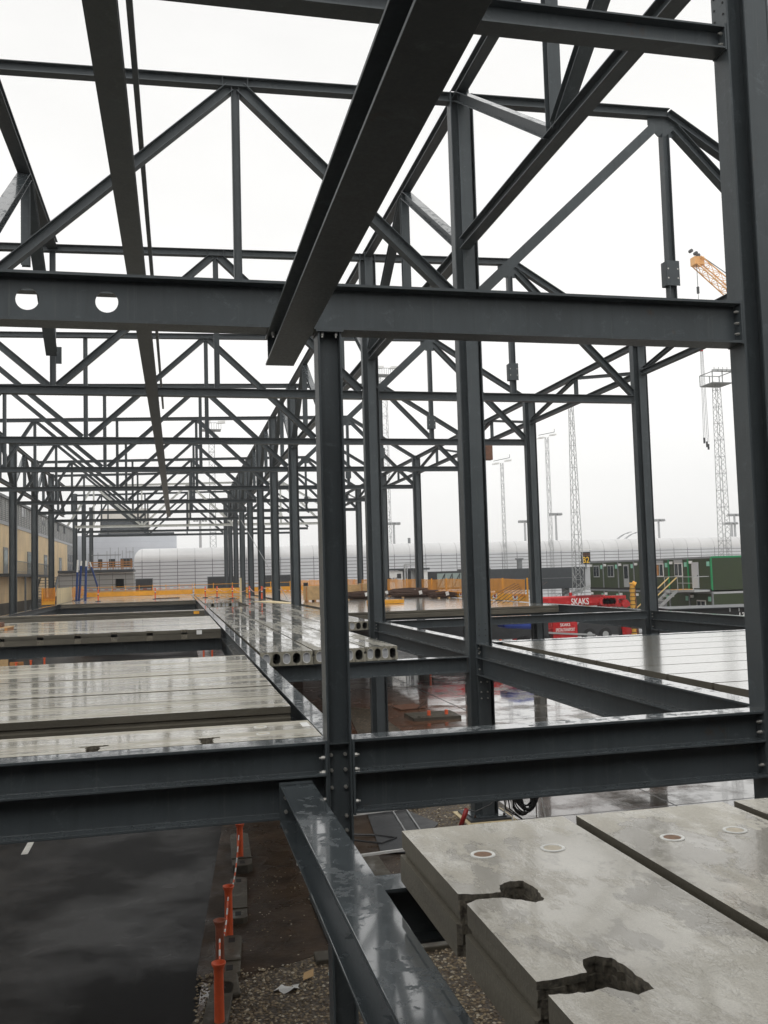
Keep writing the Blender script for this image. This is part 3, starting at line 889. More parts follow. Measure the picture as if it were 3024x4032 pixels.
for k in range(0, 10):
    lab = ['bracing truss high up between the near right column and the column on the plinth',
           'bracing truss behind the overhead beam, between the two big middle row columns'][k] if k < 2 else 'bracing truss along the middle row tops, %s bay from the camera' % ORD[k+1]
    long_truss(XR-.1 if k == 0 else XR, Yk(k), Yk(k+1), 14.1, 18.2, lab, 'bracing trusses over the middle row', 'vee' if k == 0 else 'inv')
for k in range(4, 9):
    long_truss(XL, Yk(k), Yk(k+1), 14.0, 17.7, 'bracing truss over the left row by the plywood building, %s bay' % ORD[k-3], 'bracing trusses over the left row')
long_truss(-4.15, Yk(1), Yk(2), 13.70, 18.0, 'bracing truss at the upper left corner between the first two roof trusses', None, 'nolow', .36)
for k in range(1, 8):
    t = thing('eaves_truss', ['eaves truss from the column before the cabins toward the right column', 'eaves truss between the cabin column and the red boom column', 'eaves truss over the outer row, third from the right',
                              'eaves truss over the outer row, fourth from the right', 'eaves truss over the outer row, fifth from the right', 'eaves truss over the outer row, sixth from the right', 'eaves truss over the outer row, farthest of all'][k-1], 'truss', (XE, Yk(k)+5.8, 13.6), 'eaves trusses over the outer row')
    y0, y1 = Yk(k), Yk(k+1)
    MB().isec((XE, y0+.02, 14.95), (XE, y1-.02, 14.95), .22, .24, .018, .012).build('top_chord', 'steel', t)
    MB().isec((XE, y0+.31, 13.72), (XE, y1-.31, 13.72), .20, .22, .018, .012).build('lower_chord', 'steel', t)
    ym = (y0+y1)/2
    for ye, sg in ((y0, 1), (y1, -1)):
        p0, p1 = V3((XE, ym-sg*.1, 14.82)), V3((XE, ye+sg*.4, 13.84))
        MB().isec(p0, p1, .14, .18, .012, .01, V3((1, 0, 0)).cross((p1-p0).normalized())).build('brace', 'steel', t)
    MB().isec((XE, ym, 13.82), (XE, ym, 14.84), .14, .16, .012, .01, (0, 1, 0)).build('post', 'steel', t)

# two long runs under the roof
o = MB().isec((-.76, -.2, 12.42), (-.76, 94.0, 12.42), .20, .37, .02, .014).build('overhead_beam', 'steel')
tag(o, 'long dark beam at upper left running away under all the trusses, wide underside', 'beam')
o = MB().box(-.825, -.70, 2.0, 60.0, 17.0, 17.14).build('overhead_rail', 'steel')
tag(o, 'thin rail high up just right of the long overhead beam', 'rail')
o = MB().bar((8.2, 70, 4.25), (6.0, 88, 11.5), .04).build('stay_rod', 'mast')
tag(o, 'thin slanting stay between far middle row columns', 'rod')

# ------------------------------------------------------------------ slabs
TS = .325
def slab_section(w):
    W = w/2
    r = [(W, -TS), (W, -TS+.17), (W-.035, -TS+.19), (W-.035, -TS+.215), (W-.012, -TS+.235), (W-.012, 0)]
    return r + [(-x, z) for x, z in reversed(r)]
def slab(cx, cy, L, w, along, label, group, mat, z=DECK, cores=None, plugs=()):
    """hollow core slab; along 'x' or 'y'; cores: number of open cores shown at its low-y end"""
    o = bpy.data.objects.new('concrete_slab', None) if cores else None
    mb = MB()
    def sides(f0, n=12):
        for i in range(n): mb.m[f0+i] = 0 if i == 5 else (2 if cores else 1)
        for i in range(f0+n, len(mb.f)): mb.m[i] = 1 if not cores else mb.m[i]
    if along == 'x': mb.sect(slab_section(w), (cx-L/2, cy, z), (cx+L/2, cy, z))
    elif not cores: mb.sect(slab_section(w), (cx, cy-L/2, z), (cx, cy+L/2, z))
    if not cores:
        sides(0)
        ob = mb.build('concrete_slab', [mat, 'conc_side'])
        return tag(ob, label, 'slab', group)
    t = thing('concrete_slab', label, 'slab', (cx, cy-L/2, z-TS), group)
    y0 = cy-L/2
    mb.prism(slab_section(w), (cx, y0, z), (1, 0, 0), (0, 0, 1), (0, 1, 0), L, caps=False)
    sides(0)
    # end face made of cells with open cores
    W = w/2-.036
    for sgn in (-1, 1):
        x0 = sgn*W
        q = [(sgn*W, -TS), (sgn*w/2, -TS), (sgn*w/2, -TS+.17), (sgn*(w/2-.035), -TS+.19), (sgn*(w/2-.035), -TS+.215), (sgn*(w/2-.012), -TS+.235), (sgn*(w/2-.012), 0), (sgn*W, 0)]
        b = len(mb.v)
        for a, c in q: mb.v.append(V3((cx+a, y0, z+c)))
        mb.face([b+i for i in range(len(q))])
    cw = 2*W/cores
    for i in range(cores):
        xc = -W+cw*(i+.5)
        rx = min(.088, cw*.40)
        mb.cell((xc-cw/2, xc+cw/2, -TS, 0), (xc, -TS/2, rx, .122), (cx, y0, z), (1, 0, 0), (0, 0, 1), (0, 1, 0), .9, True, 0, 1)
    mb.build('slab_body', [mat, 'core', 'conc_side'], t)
    for i in plugs:
        xc = cx-W+cw*(i+.5)
        rx = min(.088, cw*.40)
        pts = []
        for a in range(28):
            th = 2*math.pi*a/28
            k_ = rx-.004
            pts.append((k_*math.cos(th), k_*math.sin(th)+(.122-rx)*(1 if math.sin(th) > 0 else -1)))
        pl = MB().prism(pts, (xc, y0+.035, z-TS/2), (1, 0, 0), (0, 0, 1), (0, 1, 0), .02)
        po = pl.build('core_plug', 'plug', t)
        rim = MB().tube([(xc+a, y0+.006, z-TS/2+c) for a, c in pts+pts[:1]], .008, 5)
        rim.build('plug_rim', 'plug_rim', po)
    return t
GL = 'wet slabs of the first left field'
# left field, first bay: seven slabs across
names7 = ['nearest slab of the left wet field, dark grooved side toward the camera', 'second slab of the left wet field from the camera', 'third slab of the left wet field from the camera', 'fourth slab, middle of the left wet field',
          'fifth slab of the left wet field from the camera', 'sixth slab of the left wet field, one before its far edge', 'farthest slab of the left wet field, bordering the road gap']
for i in range(7):
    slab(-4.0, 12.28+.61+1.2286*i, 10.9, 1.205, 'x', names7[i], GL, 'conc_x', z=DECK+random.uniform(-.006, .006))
n2 = 9
for i in range(1, n2):
    slab(-3.9, 32.3+.64+1.278*i, 10.7, 1.27, 'x', 'pale wet slab in the second left field, %s behind the notched front slab' % ORD[i], 'wet slabs of the second left field', 'conc_x', z=DECK+random.uniform(-.004, .004))
slab(-3.9, 52.7, 10.7, 1.3, 'x', 'single narrow slab across the left bay with yellow tag at its end', None, 'conc_x')
for i in range(26):
    slab(-3.9, 78.2+.61+1.222*i, 10.7, 1.216, 'x', 'slab of the distant left deck in front of the yellow kick board', 'slabs of the distant left deck', 'conc_x')

# slabs with cut notches are stacked outlines
def outline_slab(x0, x1, y0, y1, notches, label, mat, side_axis='x', parts=None, z=DECK, floor_h=.03):
    """plan outline with notches cut in from the x0 side ('x') or y0 side ('y')"""
    t = thing('concrete_slab', label, 'slab', ((x0+x1)/2, (y0+y1)/2, z-TS))
    mb = MB()
    lay = [(-TS, -TS+.06, 0.0), (-TS+.06, -TS+.115, 0.0), (-TS+.115, -TS+.17, 0.0), (-TS+.17, -TS+.215, .035), (-TS+.215, -TS+.25, .014), (-TS+.25, -.035, .014), (-.035, 0, .014)]
    keep = notches
    for za, zb, ins in lay:
        e_ = .0 if zb == 0 else .010
        notches = [[q[0]]+[(px+random.uniform(-e_, e_), py+random.uniform(-e_, e_)) for px, py in q[1:-1]]+[q[-1]] for q in keep]
        a, c = x0+(ins if side_axis == 'x' else 0), x1-(ins if side_axis == 'x' else 0)
        d, e = y0+(ins if side_axis == 'y' else 0), y1-(ins if side_axis == 'y' else 0)
        if side_axis == 'x':
            pts = [(a, d), (c, d), (c, e), (a, e)]
            for nt_ in sorted(notches, key=lambda q: -q[0][1]):
                pts += [(a, nt_[0][1])] + list(nt_[1:-1]) + [(a, nt_[-1][1])]
        else:
            pts = [(a, d)]
            for nt_ in sorted(notches, key=lambda q: q[0][0]):
                pts += [(nt_[0][0], d)] + list(nt_[1:-1]) + [(nt_[-1][0], d)]
            pts += [(c, d), (c, e), (a, e)]
        mb.prism(pts, (0, 0, z), (1, 0, 0), (0, 1, 0), (0, 0, 1), 0, False) if False else None
        b = len(mb.v); n = len(pts)
        for zz in (za, zb):
            for px, py in pts: mb.v.append(V3((px, py, z+zz)))
        for i in range(n):
            j = (i+1) % n
            (ax_, ay_), (bx_, by_) = pts[i], pts[j]
            inner = not (abs(ax_-bx_) < 1e-6 and (abs(ax_-a) < 1e-6 or abs(ax_-c) < 1e-6)) and not (abs(ay_-by_) < 1e-6 and (abs(ay_-d) < 1e-6 or abs(ay_-e) < 1e-6))
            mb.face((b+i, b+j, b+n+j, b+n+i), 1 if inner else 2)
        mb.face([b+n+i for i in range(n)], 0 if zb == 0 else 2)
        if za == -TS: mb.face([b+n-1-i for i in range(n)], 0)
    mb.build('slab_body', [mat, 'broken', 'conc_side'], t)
    fl = MB()
    for nt_ in notches:
        xs = [p[0] for p in nt_]; ys = [p[1] for p in nt_]
        if side_axis == 'x': fl.box(x0+.05, max(xs)+.03, min(ys)-.03, max(ys)+.03, z-TS+.002, z-TS+floor_h)
        else: fl.box(min(xs)-.03, max(xs)+.03, y0+.025, max(ys)+.03, z-TS+.002, z-TS+floor_h)
    fl.build('notch_floor', 'broken', t)
    return t
def jag(pts, amp, step=.022):
    out = []
    for (ax_, ay_), (bx_, by_) in zip(pts, pts[1:]):
        L = math.hypot(bx_-ax_, by_-ay_); n = max(1, int(L/step))
        for i in range(n):
            f = i/n
            e = amp if 0 < i else amp*.4
            out.append((ax_+(bx_-ax_)*f+random.uniform(-e, e), ay_+(by_-ay_)*f+random.uniform(-e, e)))
    out.append(pts[-1])
    out[0] = pts[0]
    return out
n1 = jag([(1.43, 4.81), (1.58, 4.77), (1.67, 4.77), (1.70, 4.87), (1.78, 4.92), (1.85, 4.90), (1.87, 4.76), (1.85, 4.60), (1.79, 4.57), (1.73, 4.63), (1.65, 4.69), (1.52, 4.70), (1.43, 4.655)], .006)
nn2 = jag([(1.43, 3.715), (1.56, 3.72), (1.68, 3.735), (1.72, 3.86), (1.79, 3.88), (1.85, 3.84), (1.87, 3.71), (1.88, 3.52), (1.79, 3.49), (1.70, 3.585), (1.61, 3.565), (1.43, 3.59)], .006)
t = outline_slab(1.43, 2.615, 1.6, 6.07, [n1, nn2], 'near concrete slab at lower right with two broken notches in its left edge', 'conc_near')
def lift_ring(parent, x, y, rust=True):
    o = MB().lathe([(.055, .001), (.058, .006), (.075, .006), (.078, .001)], (x, y, DECK), 24).build('lifting_ring', 'plug_rim', parent)
    MB().cyl((x, y, DECK+.001), (x, y, DECK+.0035), .054, 24).build('ring_mortar', 'mortar_rust' if rust else 'peb3', o)
lift_ring(t, 1.79, 5.41, True); lift_ring(t, 2.24, 5.40, False)
t = outline_slab(2.68, 3.855, 1.6, 6.05, [], 'near concrete slab right of the broken one, with two cast rings', 'conc_near')
lift_ring(t, 3.04, 5.37, True); lift_ring(t, 3.50, 5.39, False)
t = outline_slab(3.92, 5.12, 1.6, 6.05, [], 'third near slab, cut off by the right edge of the photo', 'conc_near')
t = outline_slab(5.15, 6.5, 1.6, 6.05, [], 'last near slab beside the building, mostly outside the right edge', 'conc_near')
# first left strip, with T shaped openings at its front edge
def tnotch(x, y0, d=.33, wd=.11, th=.05, tw_=.30):
    return jag([(x-wd/2, y0), (x-wd/2-.02, y0+d-th), (x-tw_/2, y0+d-th+.02), (x-tw_/2, y0+d), (x+tw_/2, y0+d+.01), (x+tw_/2, y0+d-th), (x+wd/2+.02, y0+d-th-.03), (x+wd/2+.01, y0)], .009)
t = outline_slab(-9.3, 1.5, 9.86, 11.03, [tnotch(-.88, 9.86), tnotch(.28, 9.86, .37), tnotch(-2.1, 9.86)], 'front left slab strip with T-shaped broken openings, beside the dark floor beam', 'conc_x', 'y')
lift_ring(t, .91, 10.72, False); lift_ring(t, .90, 10.25, False)
MB().box(1.38, 1.47, 10.55, 10.85, DECK+.001, DECK+.003).build('paper_label', 'paper', t)
t = outline_slab(-9.25, 1.45, 32.3, 33.56, [tnotch(x, 32.3, .30, .20, .05, .36) for x in (-6.9, -5.7, -4.48, -3.3, -2.12, -.95, .2)], 'front slab of the second left field, row of small notches along its edge', 'conc_x', 'y', floor_h=.17)
MB().box(.62, .80, 32.286, 32.29, DECK-.17, DECK-.03).build('paper_label', 'paper', t)
o = MB().box(.86, 1.16, 52.03, 52.04, DECK-.19, DECK-.04).build('yellow_tag', 'kick')
tag(o, 'small yellow tag on the end of the single narrow slab', 'tag')

# slabs running away from the camera (middle)
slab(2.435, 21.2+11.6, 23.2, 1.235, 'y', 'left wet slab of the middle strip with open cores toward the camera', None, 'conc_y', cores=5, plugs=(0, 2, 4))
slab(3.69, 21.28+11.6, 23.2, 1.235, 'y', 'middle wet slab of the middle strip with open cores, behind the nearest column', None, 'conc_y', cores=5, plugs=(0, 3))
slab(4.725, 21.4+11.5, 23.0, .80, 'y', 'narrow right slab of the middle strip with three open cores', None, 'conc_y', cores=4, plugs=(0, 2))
slab(6.03, 33.3+5.6, 11.2, 1.75, 'y', 'wide slab further back whose open cores show left of the second cross-shaped column', None, 'conc_y', cores=7, plugs=(1, 4))
for i, x in enumerate((2.435, 3.69)):
    slab(x, 44.5+5.85, 11.6, 1.235, 'y', 'wet slab just before the square gap in the strip, %s' % ('left one' if i == 0 else 'right one'), None, 'conc_y')
    slab(x, 66.8+11.6, 23.2, 1.235, 'y', 'wet slab beyond the gap carrying the orange posts, %s' % ('left one' if i == 0 else 'right one'), None, 'conc_y', cores=5, plugs=(0, 1, 3, 4))
    slab(x, 90.2+9.9, 19.6, 1.235, 'y', 'farthest wet slab of the middle strip', 'farthest slabs of the middle strip', 'conc_y')
for y0 in (44.6, 66.4, 88.2):
    for x, wd in ((4.97, 1.26), (6.29, 1.34)):
        slab(x, y0+10.85, 21.6, wd, 'y', 'wet slab beside the feet of the middle row columns', 'slabs along the middle row', 'conc_y')
# white wet slabs in the right bay
for i in range(9):
    slab(12.9, 20.95-.63-1.27*i, 10.6, 1.235, 'x', 'white shining wet slab in the right bay, %s from its far edge' % ORD[i+1], 'white wet slabs in the right bay', 'conc_soak')
# far right deck
for i in range(54):
    slab(12.75, 41.2+.61+1.225*i, 10.3, 1.218, 'x', 'wet slab of the far right deck with rebar bundles' if i else 'front slab of the far right deck, grooved grey side toward the camera', 'slabs of the far right deck' if i else None, 'conc_soak')
# left deck edge beam
shelf_beam((-9.6, 45), (-9.6, 92), 'pale grey edge beam at far left rising toward the orange netting', zt=DECK-.02, b=.3, bs=.4)

# ------------------------------------------------------------------ things on the ground
def road_post(x, y, label, lean=0, h=.86, faded=False, z=0.0):
    t = thing('delineator_post', label, 'bollard', (x, y, z), 'orange posts along the road edge')
    m = 'orange_old' if faded else 'orange'
    MB().lathe([(.070, 0), (.068, .05), (.063, h-.12), (.066, h-.08), (.094, h-.02), (.097, h), (.082, h), (.055, h-.07)], (x, y, z), 20).build('tube', m, t, smooth=True)
    MB().lathe([(.10, -.01), (.10, .03), (.065, .045)], (x, y, z), 12).build('foot', 'rubber', t)
    return t
posts = [(.47, 12.72, 'nearest orange post by the road, bright with a wide rim', False), (.55, 14.25, 'faded brownish orange post just behind the nearest bright one', True),
         (.76, 15.75, 'orange post with a red and white chain running back from its top', False), (1.20, 19.6, 'orange red post farthest back, under the dark floor beam', False)]
tops = []
for x, y, lab, fd in posts:
    road_post(x, y, lab, faded=fd); tops.append(V3((x, y, .74)))
def chain(name, a, b, sag, label, r=.014, n=14, cat='chain', seg=None, parent=None):
    t = thing(name, label, cat, a)
    a, b = V3(a), V3(b)
    pts = []
    for i in range(n+1):
        f = i/n
        p = a.lerp(b, f); p.z -= sag*4*f*(1-f)
        pts.append(p)
    wh, rd_ = MB(), MB()
    for i in range(n):
        (wh if i % 2 else rd_).tube([pts[i], pts[i+1]], r, 5)
    wh.build('white_links', 'white', t); rd_.build('red_links', 'orange', t)
    return t
chain('barrier_chain', tops[0], tops[1]+V3((0, 0, -.1)), .3, 'sagging red and white chain between the two nearest road posts')
chain('barrier_chain', tops[1], tops[2], .35, 'red and white chain hanging before the second orange road post')
chain('barrier_chain', tops[2]+V3((.03, 0, .05)), tops[3]+V3((-.02, 0, -.1)), .25, 'taut red and white chain to the farthest road post')
# concrete foot blocks
def foot_block(x, y, ang, L, wd, h, label):
    t = thing('concrete_block', label, 'block', (0, 0, 0), 'concrete foot blocks between road and soil')
    c, s_ = math.cos(ang), math.sin(ang)
    u, v = V3((c, s_, 0)), V3((-s_, c, 0))
    e = wd*.25
    poly = [(-L/2, -wd/2+e), (-L/2+e, -wd/2), (L/2-e, -wd/2), (L/2, -wd/2+e), (L/2, wd/2-e), (L/2-e, wd/2), (-L/2+e, wd/2), (-L/2, wd/2-e)]
    MB().prism(poly, (x, y, 0), u, v, (0, 0, 1), h).build('body', 'conc_block', t, bevel=.015)
    for q in (-L/2+.22, L/2-.22):
        MB().prism([(q-.09, -.05), (q+.09, -.05), (q+.09, .05), (q-.09, .05)], (x, y, h+.001), u, v, (0, 0, 1), .004).build('slot', 'black', t)
    MB().prism([(-L/2+.45, -wd/2-.002), (-L/2+.53, -wd/2-.002), (-L/2+.53, wd/2+.002), (-L/2+.45, wd/2+.002)], (x, y, h), u, v, (0, 0, 1), .02).build('ridge', 'conc_block', t)
    return t
aD = math.radians(82)
foot_block(.45, 13.0, aD, 1.9, .34, .10, 'grey concrete foot block under the nearest orange post')
foot_block(.74, 14.9, aD+.05, 1.5, .32, .10, 'grey concrete foot block behind the faded post')
foot_block(1.02, 17.4, math.radians(86), 2.2, .32, .12, 'long pale concrete foot block with a slot at its near end')
foot_block(1.25, 20.2, math.radians(88), 2.4, .40, .18, 'farthest concrete foot block, under the dark floor beam')
o = MB().box(.52, .80, 13.5, 14.2, .02, .10).build('concrete_block', 'conc_block', bevel=.03)
tag(o, 'small broken concrete piece beside the faded orange post', 'block')
# plinth of the column beside the cable
xb, yb = XR, Yk(1)
t = thing('column_plinth', 'stepped dark plinth under the column, on a yellowish board', 'plinth', (xb, yb, 0))
MB().box(xb-.62, xb+.62, yb-.62, yb+.62, .03, .05).build('grout_board', 'ply_pale', t)
MB().box(xb-.52, xb+.52, yb-.52, yb+.52, .05, .10).build('base_block', 'darkbox', t, bevel=.008)
for dx in (-.36, .36):
    for dy in (-.36, .36): MB().cyl((xb+dx, yb+dy, .10), (xb+dx, yb+dy, .17), .025, 6).build('anchor_bolt', 'rust', t)
o = MB().lathe([(.055, 0), (.055, .42), (.047, .42), (.047, .02)], (0, 0, 0), 14).build('duct_pipe', 'pipe_red', smooth=True)
o.location = (xb-.78, yb-.55, .02); o.rotation_euler = (math.radians(8), math.radians(20), 0)
tag(o, 'short red plastic duct sticking up beside the plinth', 'pipe')
o = MB().tube([(xb-.70, yb-.58, .40), (xb-.45, yb-.7, .36), (xb-.1, yb-.75, .5), (xb+.35, yb-.7, .95), (xb+.4, yb-.5, 1.3)], .014, 6).build('cable', 'rubber')
tag(o, 'single black cable running from the red duct to the coil', 'cable')
cp = MB()
rs2 = random.Random(5)
cx0, cy0, cz0 = 8.05, 20.95, .78
for i in range(17):
    pts = []
    rx_, rz_ = rs2.uniform(.14, .33), rs2.uniform(.50, .66)
    ox, oy, oz = rs2.uniform(-.07, .07), rs2.uniform(-.09, .09), rs2.uniform(-.06, .08)
    for j in range(25):
        a = 2*math.pi*j/24
        pts.append((cx0+ox+rx_*math.cos(a), cy0+oy+.05*math.sin(2*a), cz0+oz+rz_*math.sin(a)))
    cp.tube(pts, .017, 6)
for i in range(2):
    pts = [(cx0-.25-.15*i, cy0, 1.3), (cx0-.5-.1*i, cy0-.1, .8), (cx0-.48-.1*i, cy0-.2, .35), (cx0-.2, cy0-.3, .1), (cx0+.1, cy0-.3, .05)]
    cp.tube(pts, .017, 6)
o = cp.build('cable_coil', 'rubber', smooth=True)
tag(o, 'hank of black cable hanging beside the plinth', 'cable')
t = thing('trestle', 'light metal trestle the black cable hangs on', 'stand', (cx0, cy0, 0))
MB().bar((cx0-.42, cy0+.1, 1.24), (cx0+.42, cy0+.1, 1.24), .05).build('crossbar', 'galv', t)
for sx in (-1, 1):
    for sy in (-1, 1):
        MB().bar((cx0+sx*.32, cy0+.1, 1.22), (cx0+sx*.42, cy0+.1+sy*.3, .01), .028).build('leg', 'white', t)
o = MB().prism([(4.15, 19.4), (4.75, 19.2), (5.95, 21.2), (5.25, 23.4), (4.6, 23.4)], (0, 0, .03), (1, 0, 0), (0, 1, 0), (0, 0, 1), .02).build('rubber_mat', 'dark')
tag(o, 'dark grey mat laid on the soil beside the gravel', 'mat')
t = thing('ground_rails', 'pair of pale rails with an upright lying behind the nearest column', 'rails', (3.6, 20, 0))
MB().bar((2.3, 19.0, .10), (5.0, 19.3, .10), .05).build('rail', 'frame_white', t)
MB().bar((3.0, 22.2, .10), (6.0, 22.7, .10), .05).build('rail', 'frame_white', t)
MB().bar((3.7, 20.9, .02), (3.7, 20.9, 1.0), .05).build('upright', 'galv', t)
MB().bar((4.9, 19.3, .07), (5.15, 22.5, .07), .03).build('spacer', 'galv', t)
MB().bar((5.25, 19.3, .07), (5.5, 22.5, .07), .03).build('spacer', 'galv', t)
o = MB().tube([(3.2, 20.8, .25), (3.7, 20.3, .10), (4.3, 20.0, .06), (4.7, 20.3, .06), (4.3, 20.7, .05), (3.7, 20.9, .07)], .022, 6).build('cable', 'rubber')
tag(o, 'black hose curled on the dark soil by the pale rails', 'hose')
o = MB().box(2.3, 3.76, 14.62, 17.25, .012, .06).build('pit_cover', 'black')
tag(o, 'black sheet over a pit between the wet beam and the broken slab', 'sheet')
o = MB().box(2.0, 4.6, 14.25, 14.6, .012, .10).build('concrete_block', 'conc_block', bevel=.02)
tag(o, 'low concrete kerb piece at the edge of the black pit sheet', 'kerb')
o = MB().box(2.5, 4.0, 17.5, 19.0, .0, .12).build('concrete_pad', 'conc_block', bevel=.02)
tag(o, 'rough concrete pad seen between the wet beam and broken slab', 'pad')
# litter
lt = MB()
b = len(lt.v)
for i in range(14): lt.v.append(V3((1.45+.17*math.cos(i*.45)*(1+.3*math.sin(i*2.1)), 13.55+.10*math.sin(i*.45)*(1+.3*math.cos(i*3)), .05+.03*math.sin(i*1.7))))
lt.face([b+i for i in range(14)])
o = lt.build('paper_scrap', 'paper'); tag(o, 'crumpled white paper scrap on the gravel', 'litter')
o = MB().prism([(0, 0), (.16, .02), (.18, .16), (.03, .14)], (1.72, 13.75, .04), (1, 0, .2), (0, 1, .3), (0, 0, 1), .006).build('cardboard_scrap', 'timber'); tag(o, 'brown cardboard scrap on the gravel by the white paper', 'litter')
o = MB().prism([(0, 0), (.12, .01), (.10, .07), (.02, .08)], (2.1, 13.8, .045), (1, 0, .1), (0, 1, .2), (0, 0, 1), .005).build('paper_scrap', 'glass_pale'); tag(o, 'small pale blue scrap right of the cardboard', 'litter')
# slab offcut with two orange caps further back
t = thing('concrete_pad', 'low concrete pad with two orange capped bars, behind the column on the plinth', 'pad', (10.4, 37, 0))
MB().box(9.2, 11.2, 36.0, 37.6, 0, .12).build('pad', 'conc_block', t)
for x in (10.0, 10.75): MB().cyl((x, 36.6, .12), (x, 36.6, .30), .075, 12).build('cap', 'orange', t)
t = thing('steel_plate', 'rusty bent plate lying on the wet apron behind the plinth column', 'plate', (10, 39.5, 0))
MB().prism([(9.4, 39), (10.6, 39.2), (10.4, 40.6), (9.3, 40.3)], (0, 0, .03), (1, 0, 0), (0, 1, 0), (0, 0, 1), .03).build('sheet', 'rust_or', t)
MB().bar((10.2, 39.1, .05), (10.7, 39.6, .25), .06).build('lip', 'rust', t)

# ------------------------------------------------------------------ things on the decks
def deck_post(x, y, label, lean=0.0):
    t = thing('warning_post', label, 'bollard', (x, y, DECK), 'orange warning posts on the deck')
    tp = V3((x+lean, y, DECK+1.06))
    mb = MB(); mb.cyl((x, y, DECK+.06), tp, .062, 12, 0, .058)
    mb.build('tube', 'orange', t, smooth=False)
    for f, m in ((.58, 'white'), (.50, 'dark')):
        p = V3((x, y, DECK+.06)).lerp(tp, f); q = V3((x, y, DECK+.06)).lerp(tp, f+.07)
        MB().cyl(p, q, .0645, 12).build('band', m, t)
    MB().lathe([(.26, 0), (.26, .035), (.10, .08), (.07, .08)], (x, y, DECK), 12).build('foot', 'rubber', t)
    return tp
dp = [(-6.88, 84.9, 'orange warning post at far left on the distant deck'), (-2.02, 87.5, 'lone orange warning post in the middle of the left distant deck'),
      (2.5, 86.2, 'orange post left of the four chained ones'), (3.5, 84.5, 'orange post second in the chained line from the left'), (4.62, 79.9, 'orange post third in the chained line, beside the white stake'),
      (5.7, 74.9, 'orange post fourth in the chained line, before a column'), (6.29, 70.4, 'nearest orange post of the chained line, before a column')]
dt = [deck_post(*q) for q in dp]
for i in range(2, 6):
    chain('barrier_chain', dt[i]-V3((0, 0, .12)), dt[i+1]-V3((0, 0, .12)), .35, 'sagging red and white chain between deck posts, %s span from the left' % ORD[i-1], .022, 18)
chain('barrier_chain', dt[6]-V3((0, 0, .12)), V3((11.0, 62, DECK+.95)), .25, 'long red and white chain from the nearest deck post to the right', .022, 30)
chain('barrier_chain', V3((-10.2, 104, DECK+.95)), V3((2.0, 104, DECK+.95)), .12, 'dashed white and red chain before the grey block wall', .022, 30)
for x, y, lab in ((19.0, 100, 'orange post leaning at the far corner of the right deck'), (17.6, 101.5, 'orange post at the far corner beside the leaning one'), (16.8, 97, 'orange post nearest the right far corner column')):
    deck_post(x, y, lab, .12 if 'leaning at' in lab else 0)
o = MB().box(6.32, 6.52, 96.3, 96.5, DECK, DECK+1.75).build('timber_stake', 'ply_pale')
tag(o, 'pale timber stake standing by the chained orange posts', 'stake')
# kick boards and guard rails
def guard(name, a, b, label, mat_board='kick', h=.45, rail=True, posts=8, net=False, nh=1.25, z=DECK, stickers=0, postm='timber_or', npm=None):
    t = thing(name, label, 'barrier', (a[0], a[1], z))
    A, B = V3((a[0], a[1], z)), V3((b[0], b[1], z))
    d = (B-A).normalized(); L = (B-A).length
    s_ = V3((d.y, -d.x, 0))
    n = max(1, int(L/4.5))
    for i in range(n):
        p = A+d*(L*i/n); q = A+d*(L*(i+1)/n-.02)
        MB().prism([(0, .02), (.03, .02), (.03, h), (0, h)], p, s_, (0, 0, 1), d, (q-p).length).build('kick_board', mat_board, t)
    if rail:
        for zz in (.62, 1.12) if not net else ():
            MB().bar(A+V3((0, 0, zz)), B+V3((0, 0, zz)), .045).build('rail', 'kick', t)
    for i in range(posts+1):
        p = A+d*(L*i/posts)
        MB().bar(p-s_*.05, p-s_*.05+V3((0, 0, nh+(.05 if net else 0))), .07).build('post', 'kick', t)
    if net:
        mb = MB()
        b0 = len(mb.v)
        N = 40
        for i in range(N+1):
            p = A+d*(L*i/N)
            wv = .05*math.sin(i*1.3)
            mb.v.append(p+s_*(wv+.05)+V3((0, 0, .30))); mb.v.append(p+s_*(wv*.5+.05)+V3((0, 0, nh+.03*math.sin(i*.9))))
        for i in range(N): mb.face((b0+2*i, b0+2*i+2, b0+2*i+3, b0+2*i+1))
        mb.build('netting', 'net', t)
    for i in range(stickers):
        p = A+d*(L*(i+.5)/stickers)+s_*.034
        st = MB().prism([(-.38, .10), (.38, .10), (.38, .40), (-.38, .40)], p, d, (0, 0, 1), s_, .006).build('notice', 'paper', t)
        MB().prism([(-.16, .17), (.16, .17), (.16, .34), (-.16, .34)], p+s_*.007, d, (0, 0, 1), s_, .003).build('print', 'pipe_red', st)
    return t
guard('guard_rail', (-10.4, 110), (1.7, 110), 'yellow orange kick board with rails before the grey block wall', h=.55)
guard('guard_rail', (1.9, 108), (12.5, 104), 'yellow orange kick board behind the chained posts', h=.6, posts=5)
guard('guard_rail', (12.6, 102.5), (18.4, 102.3), 'yellow orange kick board in front of the far dark opening, right length', h=.65, posts=3, net=True, nh=1.3)
guard('safety_netting', (18.45, 100), (18.35, 46.4), 'long orange netting with red-printed notices along the right deck edge', net=True, nh=1.25, posts=14, stickers=16, h=.42)
guard('safety_netting', (-10.6, 78.0), (-9.75, 78.6), 'short orange netting panel at the left deck corner', net=True, nh=1.35, posts=1, h=.5, rail=False)
guard('safety_netting', (-10.0, 92), (-10.4, 108), 'orange netting between the plywood board and far kick board', net=True, nh=1.3, posts=3, stickers=5, h=.42)
o = MB().prism([(0, 0), (.04, 0), (.04, 1.35), (0, 1.35)], (-10.75, 78.3, DECK), (1, 0, 0), (0, 0, 1), (.06, 1, 0), 1).build('safety_netting', 'net')
tag(o, 'orange netting end piece next to the left column foot', 'barrier')
t = thing('plywood_board', 'pale plywood board set between two orange nettings at left', 'board', (-9.6, 80, DECK))
